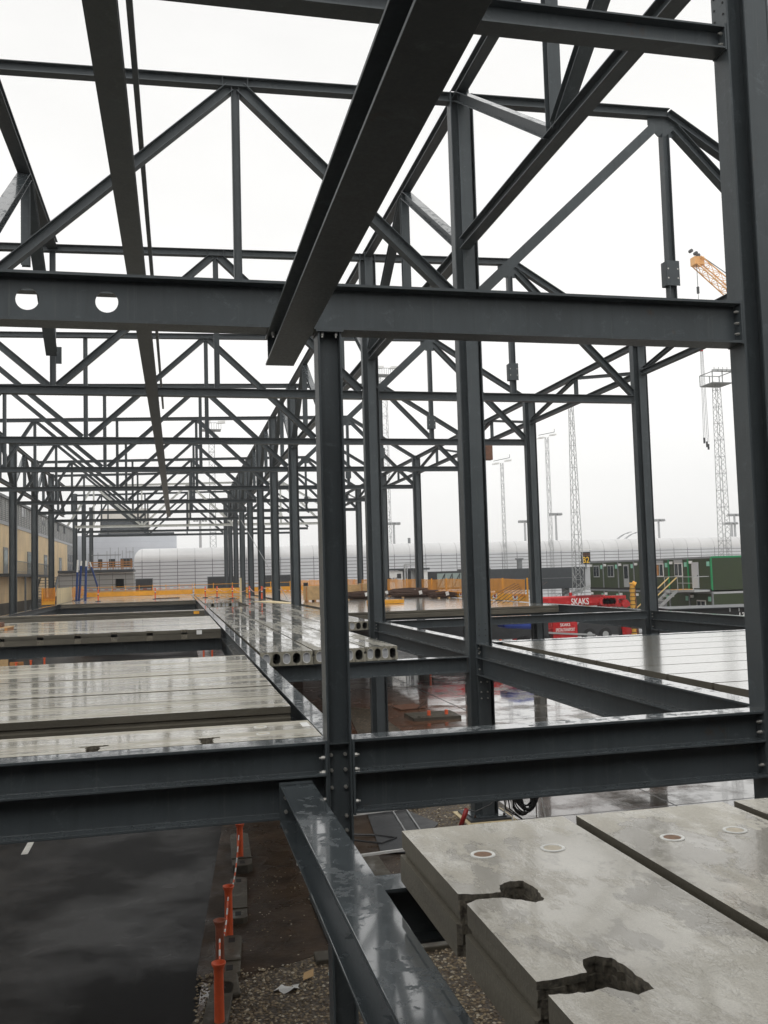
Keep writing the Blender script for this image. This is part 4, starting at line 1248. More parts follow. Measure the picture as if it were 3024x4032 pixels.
MB().prism([(0, 0), (.03, 0), (.03, 1.32), (0, 1.32)], (-9.62, 78.7, DECK), (1, 0, 0), (0, 0, 1), V3((-.25, 13.2, 0)).normalized(), 13).build('sheet', 'ply_pale', t)
for y in (80, 85, 90): MB().bar((-9.7-(y-78)*.02, y, DECK), (-9.7-(y-78)*.02, y, DECK+1.3), .08).build('stud', 'timber', t)
# plywood sheets on the deck, crates, rebar
o = MB().prism([(5.3, 66.2), (7.1, 57.8), (7.6, 58.3), (6.6, 67)], (0, 0, DECK+.004), (1, 0, 0), (0, 1, 0), (0, 0, 1), .025).build('plywood_sheet', 'ply_pale')
tag(o, 'pale plywood sheets lying flat at the feet of the middle row columns', 'sheet')
def crate(x, y, sx, sy, sz, label):
    t = thing('timber_crate', label, 'crate', (x, y, DECK))
    MB().box(x-sx/2, x+sx/2, y-sy/2, y+sy/2, DECK+.12, DECK+sz).build('box', 'timber', t)
    for q in (-.4, 0, .4): MB().box(x+q*sx-.06, x+q*sx+.06, y-sy/2-.02, y+sy/2+.02, DECK, DECK+.12).build('skid', 'timber_or', t)
    for q in (-.46, .46): MB().box(x+q*sx-.05, x+q*sx+.05, y-sy/2-.025, y-sy/2-.001, DECK+.12, DECK+sz).build('batten', 'timber_or', t)
    return t
crate(9.05, 61.8, 1.3, 1.2, 1.05, 'timber crate on the deck beside the nearest plain column')
crate(12.2, 66.0, 1.9, 1.2, 1.0, 'wide timber crate behind the rebar heap, half hidden by a column')
crate(13.2, 64.3, .9, 1.0, 1.1, 'small pale timber crate right of the rebar heap')
o = MB().cyl((8.6, 62.5, DECK+1.05), (8.6, 62.5, DECK+1.28), .16, 12).build('bucket', 'rubber'); tag(o, 'small black bucket on top of the timber crate', 'bucket')
rr = random.Random(11)
def rebar_heap(x0, x1, y, r, n, label, labels=True):
    t = thing('rebar_bundle', label, 'rebar', ((x0+x1)/2, y, DECK), 'rusty rebar bundles on the right deck')
    mb = MB()
    for i in range(n):
        a = rr.uniform(0, 6.28); q = r*math.sqrt(rr.random())
        yy, zz = y+1.6*q*math.cos(a), DECK+r*.75+q*math.sin(a)*.75
        s1, s2 = rr.uniform(-.25, .25), rr.uniform(-.35, .35)
        zm = zz+rr.uniform(-.05, .12)
        mb.tube([(x0+s1, yy, zz), ((x0+x1)/2, yy+rr.uniform(-.15, .15), zm), (x1+s2, yy+rr.uniform(-.2, .2), zz)], .022, 4)
    mb.build('bars', 'rebar', t)
    MB().box(x0+.3, x0+.42, y-1.7*r, y+1.7*r, DECK, DECK+.08).build('bearer', 'timber', t)
    MB().box(x1-.5, x1-.38, y-1.7*r, y+1.7*r, DECK, DECK+.08).build('bearer', 'timber', t)
    if labels: MB().prism([(0, 0), (.22, .05), (.17, .30), (-.05, .25)], (x0+(x1-x0)*.55, y-1.7*r-.03, DECK+r*.6), (1, 0, 0), (0, 0, 1), (0, -1, 0), .01).build('paper_label', 'paper', t)
    return t
rebar_heap(11.2, 14.0, 63.0, .34, 80, 'dark rebar heap with white label left of the second cross-shaped column')
rebar_heap(13.6, 17.2, 69.0, .26, 60, 'rebar bundle with green ties right of the second cross-shaped column')
rebar_heap(15.2, 18.0, 63.4, .33, 80, 'rounded rebar coil bundle in the middle of the right deck')
rebar_heap(15.7, 18.2, 66.5, .40, 80, 'tangled tallest rebar heap at the foot of the far outer column')
rebar_heap(16.6, 18.1, 59.0, .28, 60, 'low rebar bundle nearest the orange netting')
o = MB().tube([(13.9+.1*math.cos(i*1.3), 63.8+.3*math.sin(i*2.1), DECK+.15+.06*math.sin(i)) for i in range(14)], .05, 5).build('green_strap', 'green_lt'); tag(o, 'bright green strap in the rebar', 'strap')
t = thing('timber_stack', 'stack of bright yellow formwork beams on the wet deck', 'beams', (12, 51.8, DECK))
for i in range(4):
    MB().box(10.6+.05*i, 12.75-.06*i, 51.3+.27*i, 51.52+.27*i, DECK+.02, DECK+.22).build('beam', 'kick', t)
MB().box(11.2, 11.35, 51.2, 52.5, DECK, DECK+.03).build('bearer', 'timber', t)
ro = thing('loose_bars', 'thin loose steel bars slanting across the deck edge by the netting', 'rebar', (17, 46, DECK))
for i in range(8):
    x0_ = 14.6+.42*i
    MB().tube([(x0_, 43.2+.35*i, DECK+.04), (x0_+1.6, 45.2+.35*i, DECK+.55), (x0_+3.4, 47.2+.35*i, DECK+1.0)], .014, 5).build('bar', 'rebar', ro)
t = thing('pallet', 'timber pallet with bricks at the left edge on the second left field', 'pallet', (-6.6, 37.3, DECK))
for q in range(5): MB().box(-7.6, -6.2, 36.7+.28*q, 36.9+.28*q, DECK+.1, DECK+.125).build('board', 'timber', t)
for q in (-7.5, -6.9, -6.3): MB().box(q-.05, q+.05, 36.7, 38.1, DECK, DECK+.1).build('bearer', 'timber_or', t)
MB().box(-7.4, -6.5, 36.9, 37.6, DECK+.125, DECK+.3).build('load', 'rust_or', t)
o = MB().prism([(-2.1, 87.9), (.2, 88.2), (.0, 88.8), (-1.2, 88.5), (-1.9, 88.6)], (0, 0, DECK+.01), (1, 0, 0), (0, 1, 0), (0, 0, 1), .08).build('rebar_bundle', 'rebar')
tag(o, 'flat rusty bars lying right of the lone orange post', 'rebar')

# blue props beside the left columns
def prop(p0, p1, label, wt=.25):
    t = thing('steel_prop', label, 'prop', p0, 'blue raking props by the left columns')
    p0, p1 = V3(p0), V3(p1); m = p0.lerp(p1, 1-wt)
    MB().cyl(p0, m, .11, 10).build('outer_tube', 'blue', t)
    MB().cyl(m, p1, .085, 10).build('inner_tube', 'white', t)
    MB().box(p0.x-.2, p0.x+.2, p0.y-.2, p0.y+.2, p0.z-.02, p0.z+.02).build('foot', 'blue', t)
prop((-9.25, 90, DECK), (-9.1, 90, 8.1), 'upright blue prop with a long white upper tube', .30)
prop((-9.08, 90.6, DECK), (-8.85, 90.6, 8.0), 'upright blue prop just right of the long white one', .12)
prop((-8.45, 90, DECK), (-8.35, 90, 8.0), 'upright blue prop with a short white tip, alone before a column', .14)
prop((-8.75, 112, DECK-.1), (-10.0, 112, 8.35), 'raking blue prop leaning over the grey block wall', .14)

# ------------------------------------------------------------------ buildings
# plywood clad building on the left
bx = -18.0
t = thing('plywood_building', 'long building at left sheathed in yellow plywood under a grey louvre band', 'building', (bx, 130, 0))
MB().box(bx-14, bx, 60, 172, 0, 4.0).build('base_wall', 'conc_block', t)
MB().box(bx-14, bx+.02, 60, 161, 4.0, 12.35).build('plywood_wall', 'ply', t)
MB().box(bx-14, bx, 161.02, 172, 4.0, 12.35).build('grey_wall', 'louvre', t)
MB().box(bx-14, bx+.10, 60, 172, 12.35, 12.75).build('ledge', 'grey_wall', t)
MB().box(bx-14, bx+.03, 60, 172, 12.75, 15.2).build('louvre_band', 'louvre', t)
MB().box(bx-14, bx+.25, 60, 172, 15.2, 15.5).build('parapet', 'darkbox', t)
for i in range(40):
    y = 90+2.05*i
    MB().box(bx+.03, bx+.10, y, y+.12, 12.75, 15.2).build('mullion', 'galv', t)
for i, y in enumerate((98, 106.3, 114.5, 122.7, 131, 139, 147, 155)):
    MB().box(bx+.03, bx+.06, y+.3, y+3.4, 14.0, 15.1).build('window', 'glass', t)
def bdoor(y0, y1, z0=7.1, z1=9.95):
    f = MB().box(bx+.02, bx+.09, y0, y1, z0, z1).build('door', 'frame_grey', t)
    MB().box(bx+.09, bx+.10, y0+.35, y1-.35, z0+.9, z1-.3).build('pane', 'glass_pale', f)
for y0, y1 in ((103.2, 105.8), (119, 123.6), (133.5, 136.6), (141, 144), (150, 153)): bdoor(y0, y1)
for y in (163, 166, 169):
    for z in (8.0, 9.6): MB().box(bx+.0, bx+.05, y, y+1.9, z, z+1.2).build('window', 'glass', t)
MB().box(bx+.0, bx+1.6, 98.5, 127, 6.8, 7.1).build('balcony', 'darkbox', t)
rl = MB()
for y in [98.5+.55*i for i in range(52)]: rl.bar((bx+1.55, y, 7.1), (bx+1.55, y, 8.35), .035)
rl.bar((bx+1.55, 98.5, 8.4), (bx+1.55, 127, 8.4), .08); rl.bar((bx+1.55, 98.5, 7.3), (bx+1.55, 127, 7.3), .05)
rl.build('railing', 'frame_grey', t)
st = MB()
for i in range(18):
    st.box(bx+.4, bx+2.6, 127-.75*i, 127.5-.75*i, 6.7-.36*i, 6.78-.36*i)
for x in (bx+.35, bx+2.6): st.bar((x, 127.5, 6.7), (x, 113.5, .1), .3, .12)
st.build('stair', 'frame_grey', t)
st = MB()
for i in range(12): st.box(bx+.4, bx+2.8, 146+.8*i, 146.5+.8*i, 7.0-.32*i, 7.1-.32*i)
for x in (bx+.35, bx+2.85): st.bar((x, 146, 7.0), (x, 155.5, 3.3), .3, .12)
st.build('stair', 'frame_grey', t)
for y in (100, 108, 116, 124): MB().bar((bx+1.5, y, 0), (bx+1.5, y, 6.8), .18).build('balcony_post', 'frame_grey', t)

# grey formwork wall with a terrace
t = thing('block_wall', 'grey panelled concrete wall with a square hole behind the left kick board', 'wall', (-9, 120, 0))
mb = MB()
mb.box(-14.5, -7.65, 120, 124, 0, 7.0); mb.box(-6.6, -5.45, 120, 124, 0, 7.0)
mb.box(-7.65, -6.6, 120, 124, 6.3, 7.0); mb.box(-7.65, -6.6, 120, 124, 0, 5.15)
mb.build('wall_panels', 'shutter', t)
MB().box(-7.65, -6.6, 122, 123, 5.15, 6.3).build('opening', 'black', t)
MB().box(-14.5, -5.40, 119.9, 124, 7.0, 7.15).build('wall_cap', 'paper', t)
MB().box(-14.5, -5.40, 119.6, 126, 7.2, 7.5).build('terrace_slab', 'darkbox', t)
t = thing('timber_railing', 'orange brown timber guard rail on the terrace above the grey wall', 'railing', (-9, 120, 7.5))
for z in (7.75, 8.05, 8.35): MB().box(-10.9, -5.5, 120.0, 120.05, z, z+.14).build('rail', 'timber_or', t)
for x in (-10.4, -9.4, -8.6, -7.9, -6.9, -6.7, -5.7): MB().box(x-.06, x+.06, 120.06, 120.14, 7.5, 8.75 if x > -7 else 8.5).build('post', 'timber_or', t)
t = thing('scaffold_tubes', 'thin upright tubes rising over the terrace railing', 'scaffold', (-8, 121, 7.5))
for x, z in ((-10.9, 9.6), (-10.5, 10.0), (-9.8, 9.7), (-8.7, 9.9), (-8.3, 10.3), (-7.7, 9.8), (-7.3, 10.3), (-6.8, 9.9), (-6.35, 10.3), (-5.9, 9.9), (-5.5, 10.3)):
    MB().bar((x, 121, 7.5), (x, 121, z), .05).build('tube', 'frame_grey', t)
MB().bar((-10.6, 121, 9.35), (-7.0, 121, 9.35), .10).build('ledger', 'frame_grey', t)
MB().bar((-6.4, 121, 9.7), (-5.4, 121, 9.7), .05).build('ledger', 'frame_grey', t)

t = thing('grey_hall', 'big plain pale grey hall behind the terrace', 'building', (-20, 175, 0))
MB().box(-45, -.05, 175, 215, 0, 14.5).build('wall', 'greybox', t)
for x0_, x1_, z0_, z1_, m in ((-12.25, -11.1, 8.6, 10.15, 'glass'), (-10.2, -8.1, 8.6, 10.2, 'black'), (-14.2, -13.4, 8.6, 10.15, 'black')):
    MB().box(x0_, x1_, 174.93, 174.99, z0_, z1_).build('window', m, t)
t = thing('control_block', 'beige upper block with a dark glazed band seen through the far trusses', 'building', (-11, 216, 0))
MB().box(-17.0, -6.5, 216, 230, 14, 22.6).build('wall', 'beige', t)
MB().box(-16.9, -6.3, 215.8, 215.98, 17.2, 19.6).build('window', 'glass', t)
MB().box(-17.2, -.6, 213.5, 216.5, 16.5, 16.9).build('canopy', 'darkbox', t)
MB().box(-17.0, -6.4, 215.6, 216.2, 19.7, 20.0).build('ledge', 'darkbox', t)

# arched silver pier building
t = thing('pier_building', 'long silver clad pier building with a rounded roof edge across the background', 'building', (50, 150, 0))
zt_, zc = 11.1, 9.2
prof = [(0, 0), (0, zc)]
for i in range(1, 9):
    a = math.pi/2*i/8
    prof.append((1.9-1.9*math.cos(a), zc+1.9*math.sin(a)))
prof += [(24, zt_), (24, 0)]
X0, X1 = -5.3, 190
mb = MB()
mb.prism([(y, z) for y, z in prof[:2]]+[(24, zc), (24, 0)], (X0-1.35, 150, 0), (0, 1, 0), (0, 0, 1), (1, 0, 0), X1-X0+1.35)
mb.build('wall', 'silver', t)
mb = MB()
rp = prof[1:-2]+[(24, zt_), (24, zc)]
mb.prism(rp, (X0, 150, 0), (0, 1, 0), (0, 0, 1), (1, 0, 0), X1-X0, caps=False)
# rounded left end
for i in range(8):
    a0_, a1_ = math.pi/2*i/8, math.pi/2*(i+1)/8
    def ring(a):
        k_ = 1-math.cos(a); hgt = math.sin(a)
        return k_, hgt
    r0_ = [(X0-1.35*math.cos(a0_), 150+(1.9-1.9*math.cos(a0_)), zc+1.9*math.sin(a0_)), (X0-1.35*math.cos(a0_), 174, zc+1.9*math.sin(a0_))]
    r1_ = [(X0-1.35*math.cos(a1_), 150+(1.9-1.9*math.cos(a1_)), zc+1.9*math.sin(a1_)), (X0-1.35*math.cos(a1_), 174, zc+1.9*math.sin(a1_))]
    b = len(mb.v)
    mb.v += [V3(r0_[0]), V3(r0_[1]), V3(r1_[1]), V3(r1_[0]), V3((X0, r0_[0][1], r0_[0][2])), V3((X0, r1_[0][1], r1_[0][2]))]
    mb.face((b, b+1, b+2, b+3)); mb.face((b, b+3, b+5, b+4))
mb.build('roof', 'silver_roof', t)
for x0_, x1_ in ((-6.4, -3.9), (4.8, 9.5), (14, 19)):
    f = MB().box(x0_-.1, x1_+.1, 149.93, 149.98, 3.4, 6.35).build('gate_opening', 'frame_grey', t)
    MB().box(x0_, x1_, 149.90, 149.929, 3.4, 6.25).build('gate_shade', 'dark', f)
MB().cyl((40, 156, zt_), (40, 156, zt_+1.1), .25, 10).build('flue', 'frame_grey', t)
ar = MB()
for x0_ in (86.2, 87.9):
    pts = [(x0_+3.2*f, 168, zt_+1.5*math.sin(math.pi*.5*f)+.4) for f in [i/10 for i in range(11)]]
    ar.tube(pts, .06, 5); ar.tube([(p[0]+.4, 170, p[2]-.15) for p in pts], .06, 5)
ar.build('roof_hoops', 'frame_grey', t)

# ------------------------------------------------------------------ jet bridges
t = thing('jet_bridge', 'long dark grey boarding bridge in front of the silver pier building', 'boarding bridge', (36, 95, 0))
MB().box(33.2, 44.6, 95, 98, 3.78, 6.15).build('tunnel', 'darkbox', t)
MB().box(26.4, 33.2, 95.2, 98, 4.1, 6.05).build('tunnel_end', 'dark', t)
gz = MB().box(27.4, 31.6, 95.12, 95.19, 4.3, 5.85).build('glazing', 'glass_pale', t)
br = MB()
for i in range(5):
    x = 27.5+.85*i
    br.bar((x, 95.09, 4.35), (x+.75, 95.09, 5.8), .07); br.bar((x+.75, 95.09, 4.35), (x+.75, 95.09, 5.8), .05)
br.build('truss_bars', 'dark', gz)
MB().box(30.6, 33.4, 94.8, 98.1, 6.05, 6.25).build('roof_plate', 'dark', t)
MB().box(37.1, 37.55, 96, 96.5, 6.15, 7.15).build('vent_stack', 'frame_grey', t)
MB().box(36.95, 37.7, 95.9, 96.6, 7.15, 7.3).build('vent_cap', 'frame_grey', t)
MB().box(33.2, 44.6, 94.97, 94.995, 4.95, 5.0).build('joint_strip', 'frame_grey', t)
for x in (43.2,): MB().box(x-.08, x+.08, 94.96, 94.99, 4.4, 5.8).build('joint_strip', 'frame_grey', t)
MB().box(44.55, 45.3, 95, 96.5, 3.9, 6.0).build('service_door', 'grey_wall', t)
for x in (34.6, 42.6): MB().box(x, x+.5, 96, 97, 0, 3.78).build('support_leg', 'frame_grey', t)
t = thing('access_stair', 'sloping grey access stair below the end of the boarding bridge', 'stair', (43, 94, 0))
MB().bar((41.6, 94, 2.9), (45.2, 94, 4.15), .12, .35).build('stringer', 'galv', t)
hr = MB(); hr.bar((40.6, 93.9, 3.1), (43.4, 93.9, 4.1), .05); hr.bar((40.6, 93.9, 2.6), (43.4, 93.9, 3.6), .05)
for i in range(7): hr.bar((40.6+.45*i, 93.9, 2.4+.16*i), (40.6+.45*i, 93.9, 3.1+.16*i), .04)
hr.build('handrail', 'frame_grey', t)
t = thing('bridge_head', 'white boarding bridge cabin lettered in black with a dark round head', 'boarding bridge', (24, 95, 0))
MB().box(20.8, 23.55, 95, 98, 3.6, 6.25).build('cabin', 'white', t)
MB().box(22.9, 23.35, 94.97, 95.0, 5.45, 5.95).build('window', 'dark', t)
text_mesh('lettering', 'FREE', .62, (22.35, 94.985, 5.28), (1, 0, 0), (0, 0, 1), 'dark', t, .01, 1.0)
MB().cyl((24.4, 96.4, 3.6), (24.4, 96.4, 6.3), 1.0, 20).build('round_head', 'galv', t)
MB().box(24.0, 24.5, 95.2, 95.4, 4.1, 6.2).build('door', 'dark', t)
MB().box(25.45, 26.3, 95, 97, 3.6, 6.2).build('side_panel', 'white', t)
MB().box(20.6, 26.5, 94.8, 98, 6.3, 6.5).build('roof', 'darkbox', t)
pf = MB(); pf.bar((23.7, 94.7, 3.0), (23.7, 94.7, 6.9), .16); pf.bar((23.7, 94.7, 6.9), (26.0, 94.7, 6.95), .16); pf.bar((23.95, 94.7, 3.0), (23.95, 94.7, 6.8), .1)
pf.build('pipe_frame', 'galv', t)
MB().box(20.9, 26, 95.4, 97.5, 0, 3.6).build('undercarriage', 'frame_grey', t)
# stand sign
t = thing('gate_sign', 'black stand sign with yellow B2 behind the lattice mast', 'sign', (44.6, 94.6, 6.0))
MB().box(44.05, 45.12, 94.6, 94.75, 6.45, 7.75).build('board', 'black', t)
MB().box(43.9, 45.3, 94.5, 94.9, 8.0, 8.08).build('hood', 'white', t)
MB().box(44.5, 44.7, 94.65, 94.75, 5.9, 6.45).build('bracket', 'frame_grey', t)
text_mesh('lettering', 'B2', .95, (44.58, 94.59, 6.86), (1, 0, 0), (0, 0, 1), 'amber', t, .01, .85)
for i in range(4):
    for j in range(2): MB().box(44.16+.24*i, 44.34+.24*i, 94.585, 94.599, 7.33+.18*j, 7.45+.18*j).build('display_cell', 'rust_or', t)

# ------------------------------------------------------------------ green cabins
X0c = 41.0
ys = [64.4, 67.7, 70.75, 73.8, 76.85, 79.95, 83.05, 86.15]
def cabin(i, level):
    y0, y1 = ys[i]+.03, ys[i+1]-.03
    z0, z1 = (3.95, 6.6) if level else (.9, 3.82)
    nm = ['nearest', 'second', 'third', 'fourth', 'fifth', 'sixth', 'farthest'][i]
    lab = ('%s upper green cabin of the row' % nm) if level else ('%s lower green cabin of the row' % nm)
    lab += {(0, 1): ', with grey door and bright green corner edge', (0, 0): ', beneath the stair landing', (1, 1): ', white two-leaf window by the yellow rails', (2, 1): ', white window with a brown curtain',
            (4, 1): ', with a narrow glazed door', (5, 1): ', grey framed window', (6, 1): ', window next to the stand sign', (3, 1): ', hidden behind a steel column'}.get((i, level), ', mostly hidden by the site')
    t = thing('cabin', lab, 'cabin', (X0c, (y0+y1)/2, z0), 'stacked green site cabins')
    MB().box(X0c, X0c+6, y0, y1, z0, z1).build('body', 'green', t)
    tr = 'green_lt' if i in (0, 1, 2) and level else 'frame_grey'
    MB().box(X0c-.04, X0c+.06, y0-.02, y0+.14, z0, z1).build('corner_post', tr, t)
    MB().box(X0c-.05, X0c+.05, y0, y1, z1-.14, z1+.02).build('top_rail', 'green_lt' if False else 'frame_grey', t)
    MB().box(X0c-.05, X0c+.05, y0, y1, z0-.1, z0+.08).build('bottom_rail', 'black', t)
    MB().box(X0c-.02, X0c+.02, y0+.25, y0+.65, z1-.75, z1-.38).build('notice', 'green_sign', t)
    MB().box(X0c-.16, X0c, y1-.55, y1-.25, z1-.50, z1-.28).build('wall_lamp', 'white', t)
    if (i, level) in ((1, 1), (2, 1), (5, 1), (6, 1), (0, 0)):
        yc = (y0+y1)/2
        f = MB().box(X0c-.06, X0c, yc-.62, yc+.62, z0+1.08, z0+2.25).build('window', 'frame_white' if i < 3 else 'galv', t)
        for a, c in ((-.54, -.05), (.05, .54)):
            MB().box(X0c-.075, X0c-.061, yc+a, yc+c, z0+1.18, z0+2.15).build('pane', 'glass', f)
        if i < 3 and level: MB().box(X0c-.09, X0c-.01, yc-.62, yc+.62, z0+2.25, z0+2.48).build('shutter_box', 'galv', t)
        if i == 2: MB().box(X0c-.078, X0c-.076, yc+.1, yc+.45, z0+1.2, z0+2.1).build('curtain', 'timber_or', f)
    if (i, level) in ((0, 1), (4, 1)):
        yc = y1-.95 if i == 0 else (y0+y1)/2
        f = MB().box(X0c-.06, X0c, yc-.48, yc+.48, z0+.15, z0+2.25).build('door', 'grey_wall' if i == 0 else 'galv', t)
        if i == 4: MB().box(X0c-.075, X0c-.061, yc-.34, yc+.34, z0+.95, z0+2.1).build('pane', 'glass', f)
        MB().box(X0c-.1, X0c-.06, yc-.42, yc-.34, z0+1.1, z0+1.2).build('handle', 'dark', f)
    if level == 0 and i in (2, 3, 5):
        yc = (y0+y1)/2
        MB().box(X0c-.06, X0c, yc-.9, yc+.5, z0+.2, z0+2.2).build('door', 'frame_grey', t)
    if i == 0 and level:
        MB().box(X0c+.06, X0c+6, y0-.03, y0+.04, z1-.12, z1+.03).build('end_rail', 'green_lt', t)
    if i == 0 and not level:
        MB().box(X0c+.06, X0c+6, y0-.03, y0+.04, z1-.16, z1).build('end_rail', 'galv', t)
for lv in (0, 1):
    for i in range(7): cabin(i, lv)
t = thing('cabin_stair', 'metal stair with two pale yellow handrails up to the grey cabin door', 'stair', (40, 67, 0))
MB().box(X0c-1.5, X0c-.1, 64.6, 69.1, 3.85, 4.0).build('landing', 'galv', t)
MB().box(X0c-1.45, X0c-.15, 66.9, 68.2, 4.0, 4.03).build('mat', 'kick', t)
lr = MB()
for y in (64.7, 66.2, 67.0):
    lr.bar((X0c-1.5, y, 4.0), (X0c-1.5, y, 5.05), .05)
lr.bar((X0c-1.5, 64.7, 5.05), (X0c-1.5, 67.0, 5.05), .06); lr.bar((X0c-1.5, 64.7, 4.55), (X0c-1.5, 67.0, 4.55), .05)
lr.bar((X0c-1.5, 64.7, 5.05), (X0c-.1, 64.7, 5.05), .06)
lr.build('landing_rail', 'galv', t)
lr = MB(); lr.bar((X0c-1.5, 69.0, 4.0), (X0c-1.5, 69.0, 5.05), .05); lr.bar((X0c-.2, 69.0, 5.05), (X0c-1.5, 69.0, 5.05), .06)
lr.build('landing_rail', 'galv', t)
for y in (67.1, 68.3):
    MB().bar((X0c-1.5, y, 5.0), (X0c-1.5-3.0, y+2.6, 1.4), .09).build('handrail', 'yellow_rail', t)
    MB().bar((X0c-1.5, y, 3.95), (X0c-1.5-3.0, y+2.6, .35), .08, .24).build('stringer', 'galv', t)
for i in range(11):
    f = (i+.5)/11
    MB().box(X0c-1.62-3.0*f, X0c-1.38-3.0*f, 67.1+2.6*f, 68.3+2.6*f, 3.92-3.6*f, 3.97-3.6*f).build('tread', 'galv', t)
# dark container near the right
t = thing('dark_container', 'low black container with white number at the far right below the cabins', 'container', (29, 46, 0))
MB().prism([(26.3, 45.6), (31.6, 44.6), (32.4, 48.0), (27.0, 48.4)], (0, 0, .3), (1, 0, 0), (0, 1, 0), (0, 0, 1), 3.25).build('body', 'black', t)
MB().prism([(26.2, 45.5), (31.7, 44.5), (32.5, 48.1), (26.9, 48.5)], (0, 0, 3.55), (1, 0, 0), (0, 1, 0), (0, 0, 1), .05).build('lid', 'darkbox', t)
dC = V3((5.3, -1.0, 0)).normalized()
text_mesh('number', '135', .42, (30.35, 44.82, 3.12), dC, (0, 0, 1), 'white', t, .01)
for q in (29.6, 30.1, 30.8): MB().bar((q, 44.95-(q-29.6)*.19, 3.35), (q, 44.95-(q-29.6)*.19, 3.62), .05).build('lug', 'galv', t)
# yellow wrapped hose
t = thing('crane_rope_sheath', 'tall yellow ringed sleeve standing before the green cabins', 'sleeve', (36, 68, 0))
mb = MB(); mb.lathe([(.20+.035*(1 if i % 2 else -1), .30*i) for i in range(16)], (36, 68, .2), 12); mb.build('sleeve', 'sleeve', t, smooth=True)
MB().cyl((36, 68, 4.65), (36.25, 67.9, 4.5), .22, 10).build('cap', 'kick', t)
MB().cyl((36.35, 68, .2), (36.2, 68, 4.4), .08, 8).build('pipe', 'rust_or', t)

# ------------------------------------------------------------------ red crane truck
t = thing('crane_truck', 'red mobile crane with white lettering on its long boom, parked by the cabins', 'crane truck', (31, 70, 0))
mb = MB()
mb.prism([(-.34, -.42), (.34, -.42), (.42, -.2), (.42, .34), (.3, .44), (-.3, .44), (-.42, .34), (-.42, -.2)], (28.9, 70.4, 3.28), (0, 1, 0), (0, 0, 1), (1, 0, 0), 5.7)
mb.build('boom', 'red', t, bevel=.04)
bh = MB()
for i in range(5): bh.cyl((34.3+.28*i, 69.85, 3.18), (34.3+.28*i, 70.9, 3.18), .36-.02*abs(i-2), 16)
bh.box(34.5, 36.4, 69.9, 70.9, 3.35, 3.62); bh.cyl((36.3, 69.8, 2.95), (36.3, 70.9, 2.95), .34, 16); bh.box(34.2, 36.9, 70.0, 70.8, 2.7, 3.0)
bh.build('boom_head', 'red', t)
MB().box(31.9, 34.4, 69.92, 69.97, 3.62, 3.74).build('boom_trim', 'red_dk', t)
MB().box(31.35, 31.55, 69.8, 70, 3.72, 4.0).build('boom_light', 'red', t)
text_mesh('lettering', 'SKAKS', .74, (32.3, 69.97, 3.22), (1, 0, 0), (0, 0, 1), 'white', t, .01, .74)
MB().box(24.0, 36.6, 69.2, 71.8, .75, 1.15).build('chassis', 'red_dk', t)
MB().box(29.4, 31.5, 68.95, 71.6, .35, 1.75).build('counterweight_box', 'red', t)
text_mesh('lettering', 'SKAKS', .34, (30.45, 68.94, 1.45), (1, 0, 0), (0, 0, 1), 'white', t, .008, .9)
text_mesh('lettering', 'SPECIALTRANSPORT', .36, (30.45, 68.94, 1.05), (1, 0, 0), (0, 0, 1), 'white', t, .008, .50)
cb = MB(); cb.prism([(31.6, .5), (35.4, .5), (35.4, 1.2), (34.6, 1.75), (31.9, 1.75), (31.6, 1.4)], (0, 69.1, 0), (1, 0, 0), (0, 0, 1), (0, 1, 0), 2.4)
cb.build('engine_cover', 'dark', t)
MB().box(35.5, 36.9, 69.0, 71.4, .45, 1.5).build('cab', 'red', t)
fr = MB(); fr.prism([(25.6, .3), (26.0, .3), (26.1, 1.2), (27.2, 1.6), (28.8, 1.6), (28.8, 1.35), (27.3, 1.33), (26.4, 1.05), (26.3, .3)], (0, 69.0, 0), (1, 0, 0), (0, 0, 1), (0, 1, 0), .3)
fr.build('outrigger_frame', 'red', t)
MB().bar((26.3, 68.95, 1.1), (33, 68.95, .55), .14).build('side_rail', 'galv', t)
for x in (27.3, 28.6, 32.6, 34.0, 35.9):
    w_ = MB().cyl((x, 69.05, .55), (x, 69.5, .55), .55, 20).build('wheel', 'rubber', t)
    MB().cyl((x, 69.02, .55), (x, 69.06, .55), .26, 14).build('rim', 'galv', w_)
t = thing('delivery_van', 'white van partly hidden behind the red crane boom', 'van', (33, 80, 0))
MB().prism([(0, .4), (5.2, .4), (5.2, 2.75), (1.4, 2.75), (.5, 1.7), (0, 1.5)], (35.5, 81, 0), (1, 0, 0), (0, 0, 1), (0, 1, 0), 2.0).build('body', 'white', t, bevel=.06)
MB().prism([(.62, 1.75), (1.42, 2.6), (2.2, 2.6), (2.2, 1.75)], (35.5, 80.985, 0), (1, 0, 0), (0, 0, 1), (0, -1, 0), .01).build('window', 'glass', t)
for x in (36.4, 39.6): MB().cyl((x, 80.95, .4), (x, 81.2, .4), .4, 16).build('wheel', 'rubber', t)
t = thing('red_machine', 'second red vehicle glimpsed under the far right deck', 'vehicle', (22, 60, 0))
MB().box(17.5, 27.5, 64, 67, 2.2, 3.1).build('body', 'red', t); MB().box(18, 27, 64.2, 67, .9, 2.2).build('chassis', 'dark', t)
for x in (19, 21, 25, 26.4): MB().cyl((x, 63.9, .55), (x, 64.4, .55), .55, 16).build('wheel', 'rubber', t)
o = MB().prism([(0, 0), (2.6, -.2), (3.0, .3), (2.2, .7), (1.0, .8), (.1, .6)], (21.2, 58, 2.1), (1, 0, 0), (0, 0, 1), (0, 1, 0), 1.5).build('tarpaulin_pile', 'blue_tarp', bevel=.2)
tag(o, 'blue covered pile under the right deck left of the crane', 'tarpaulin')
for x, y, lab in ((20.4, 56.5, 'orange cone-like post on the apron beside the blue pile'), (15.2, 55, 'thin orange post under the far right deck')):
    road_post(x, y, lab, h=1.5)
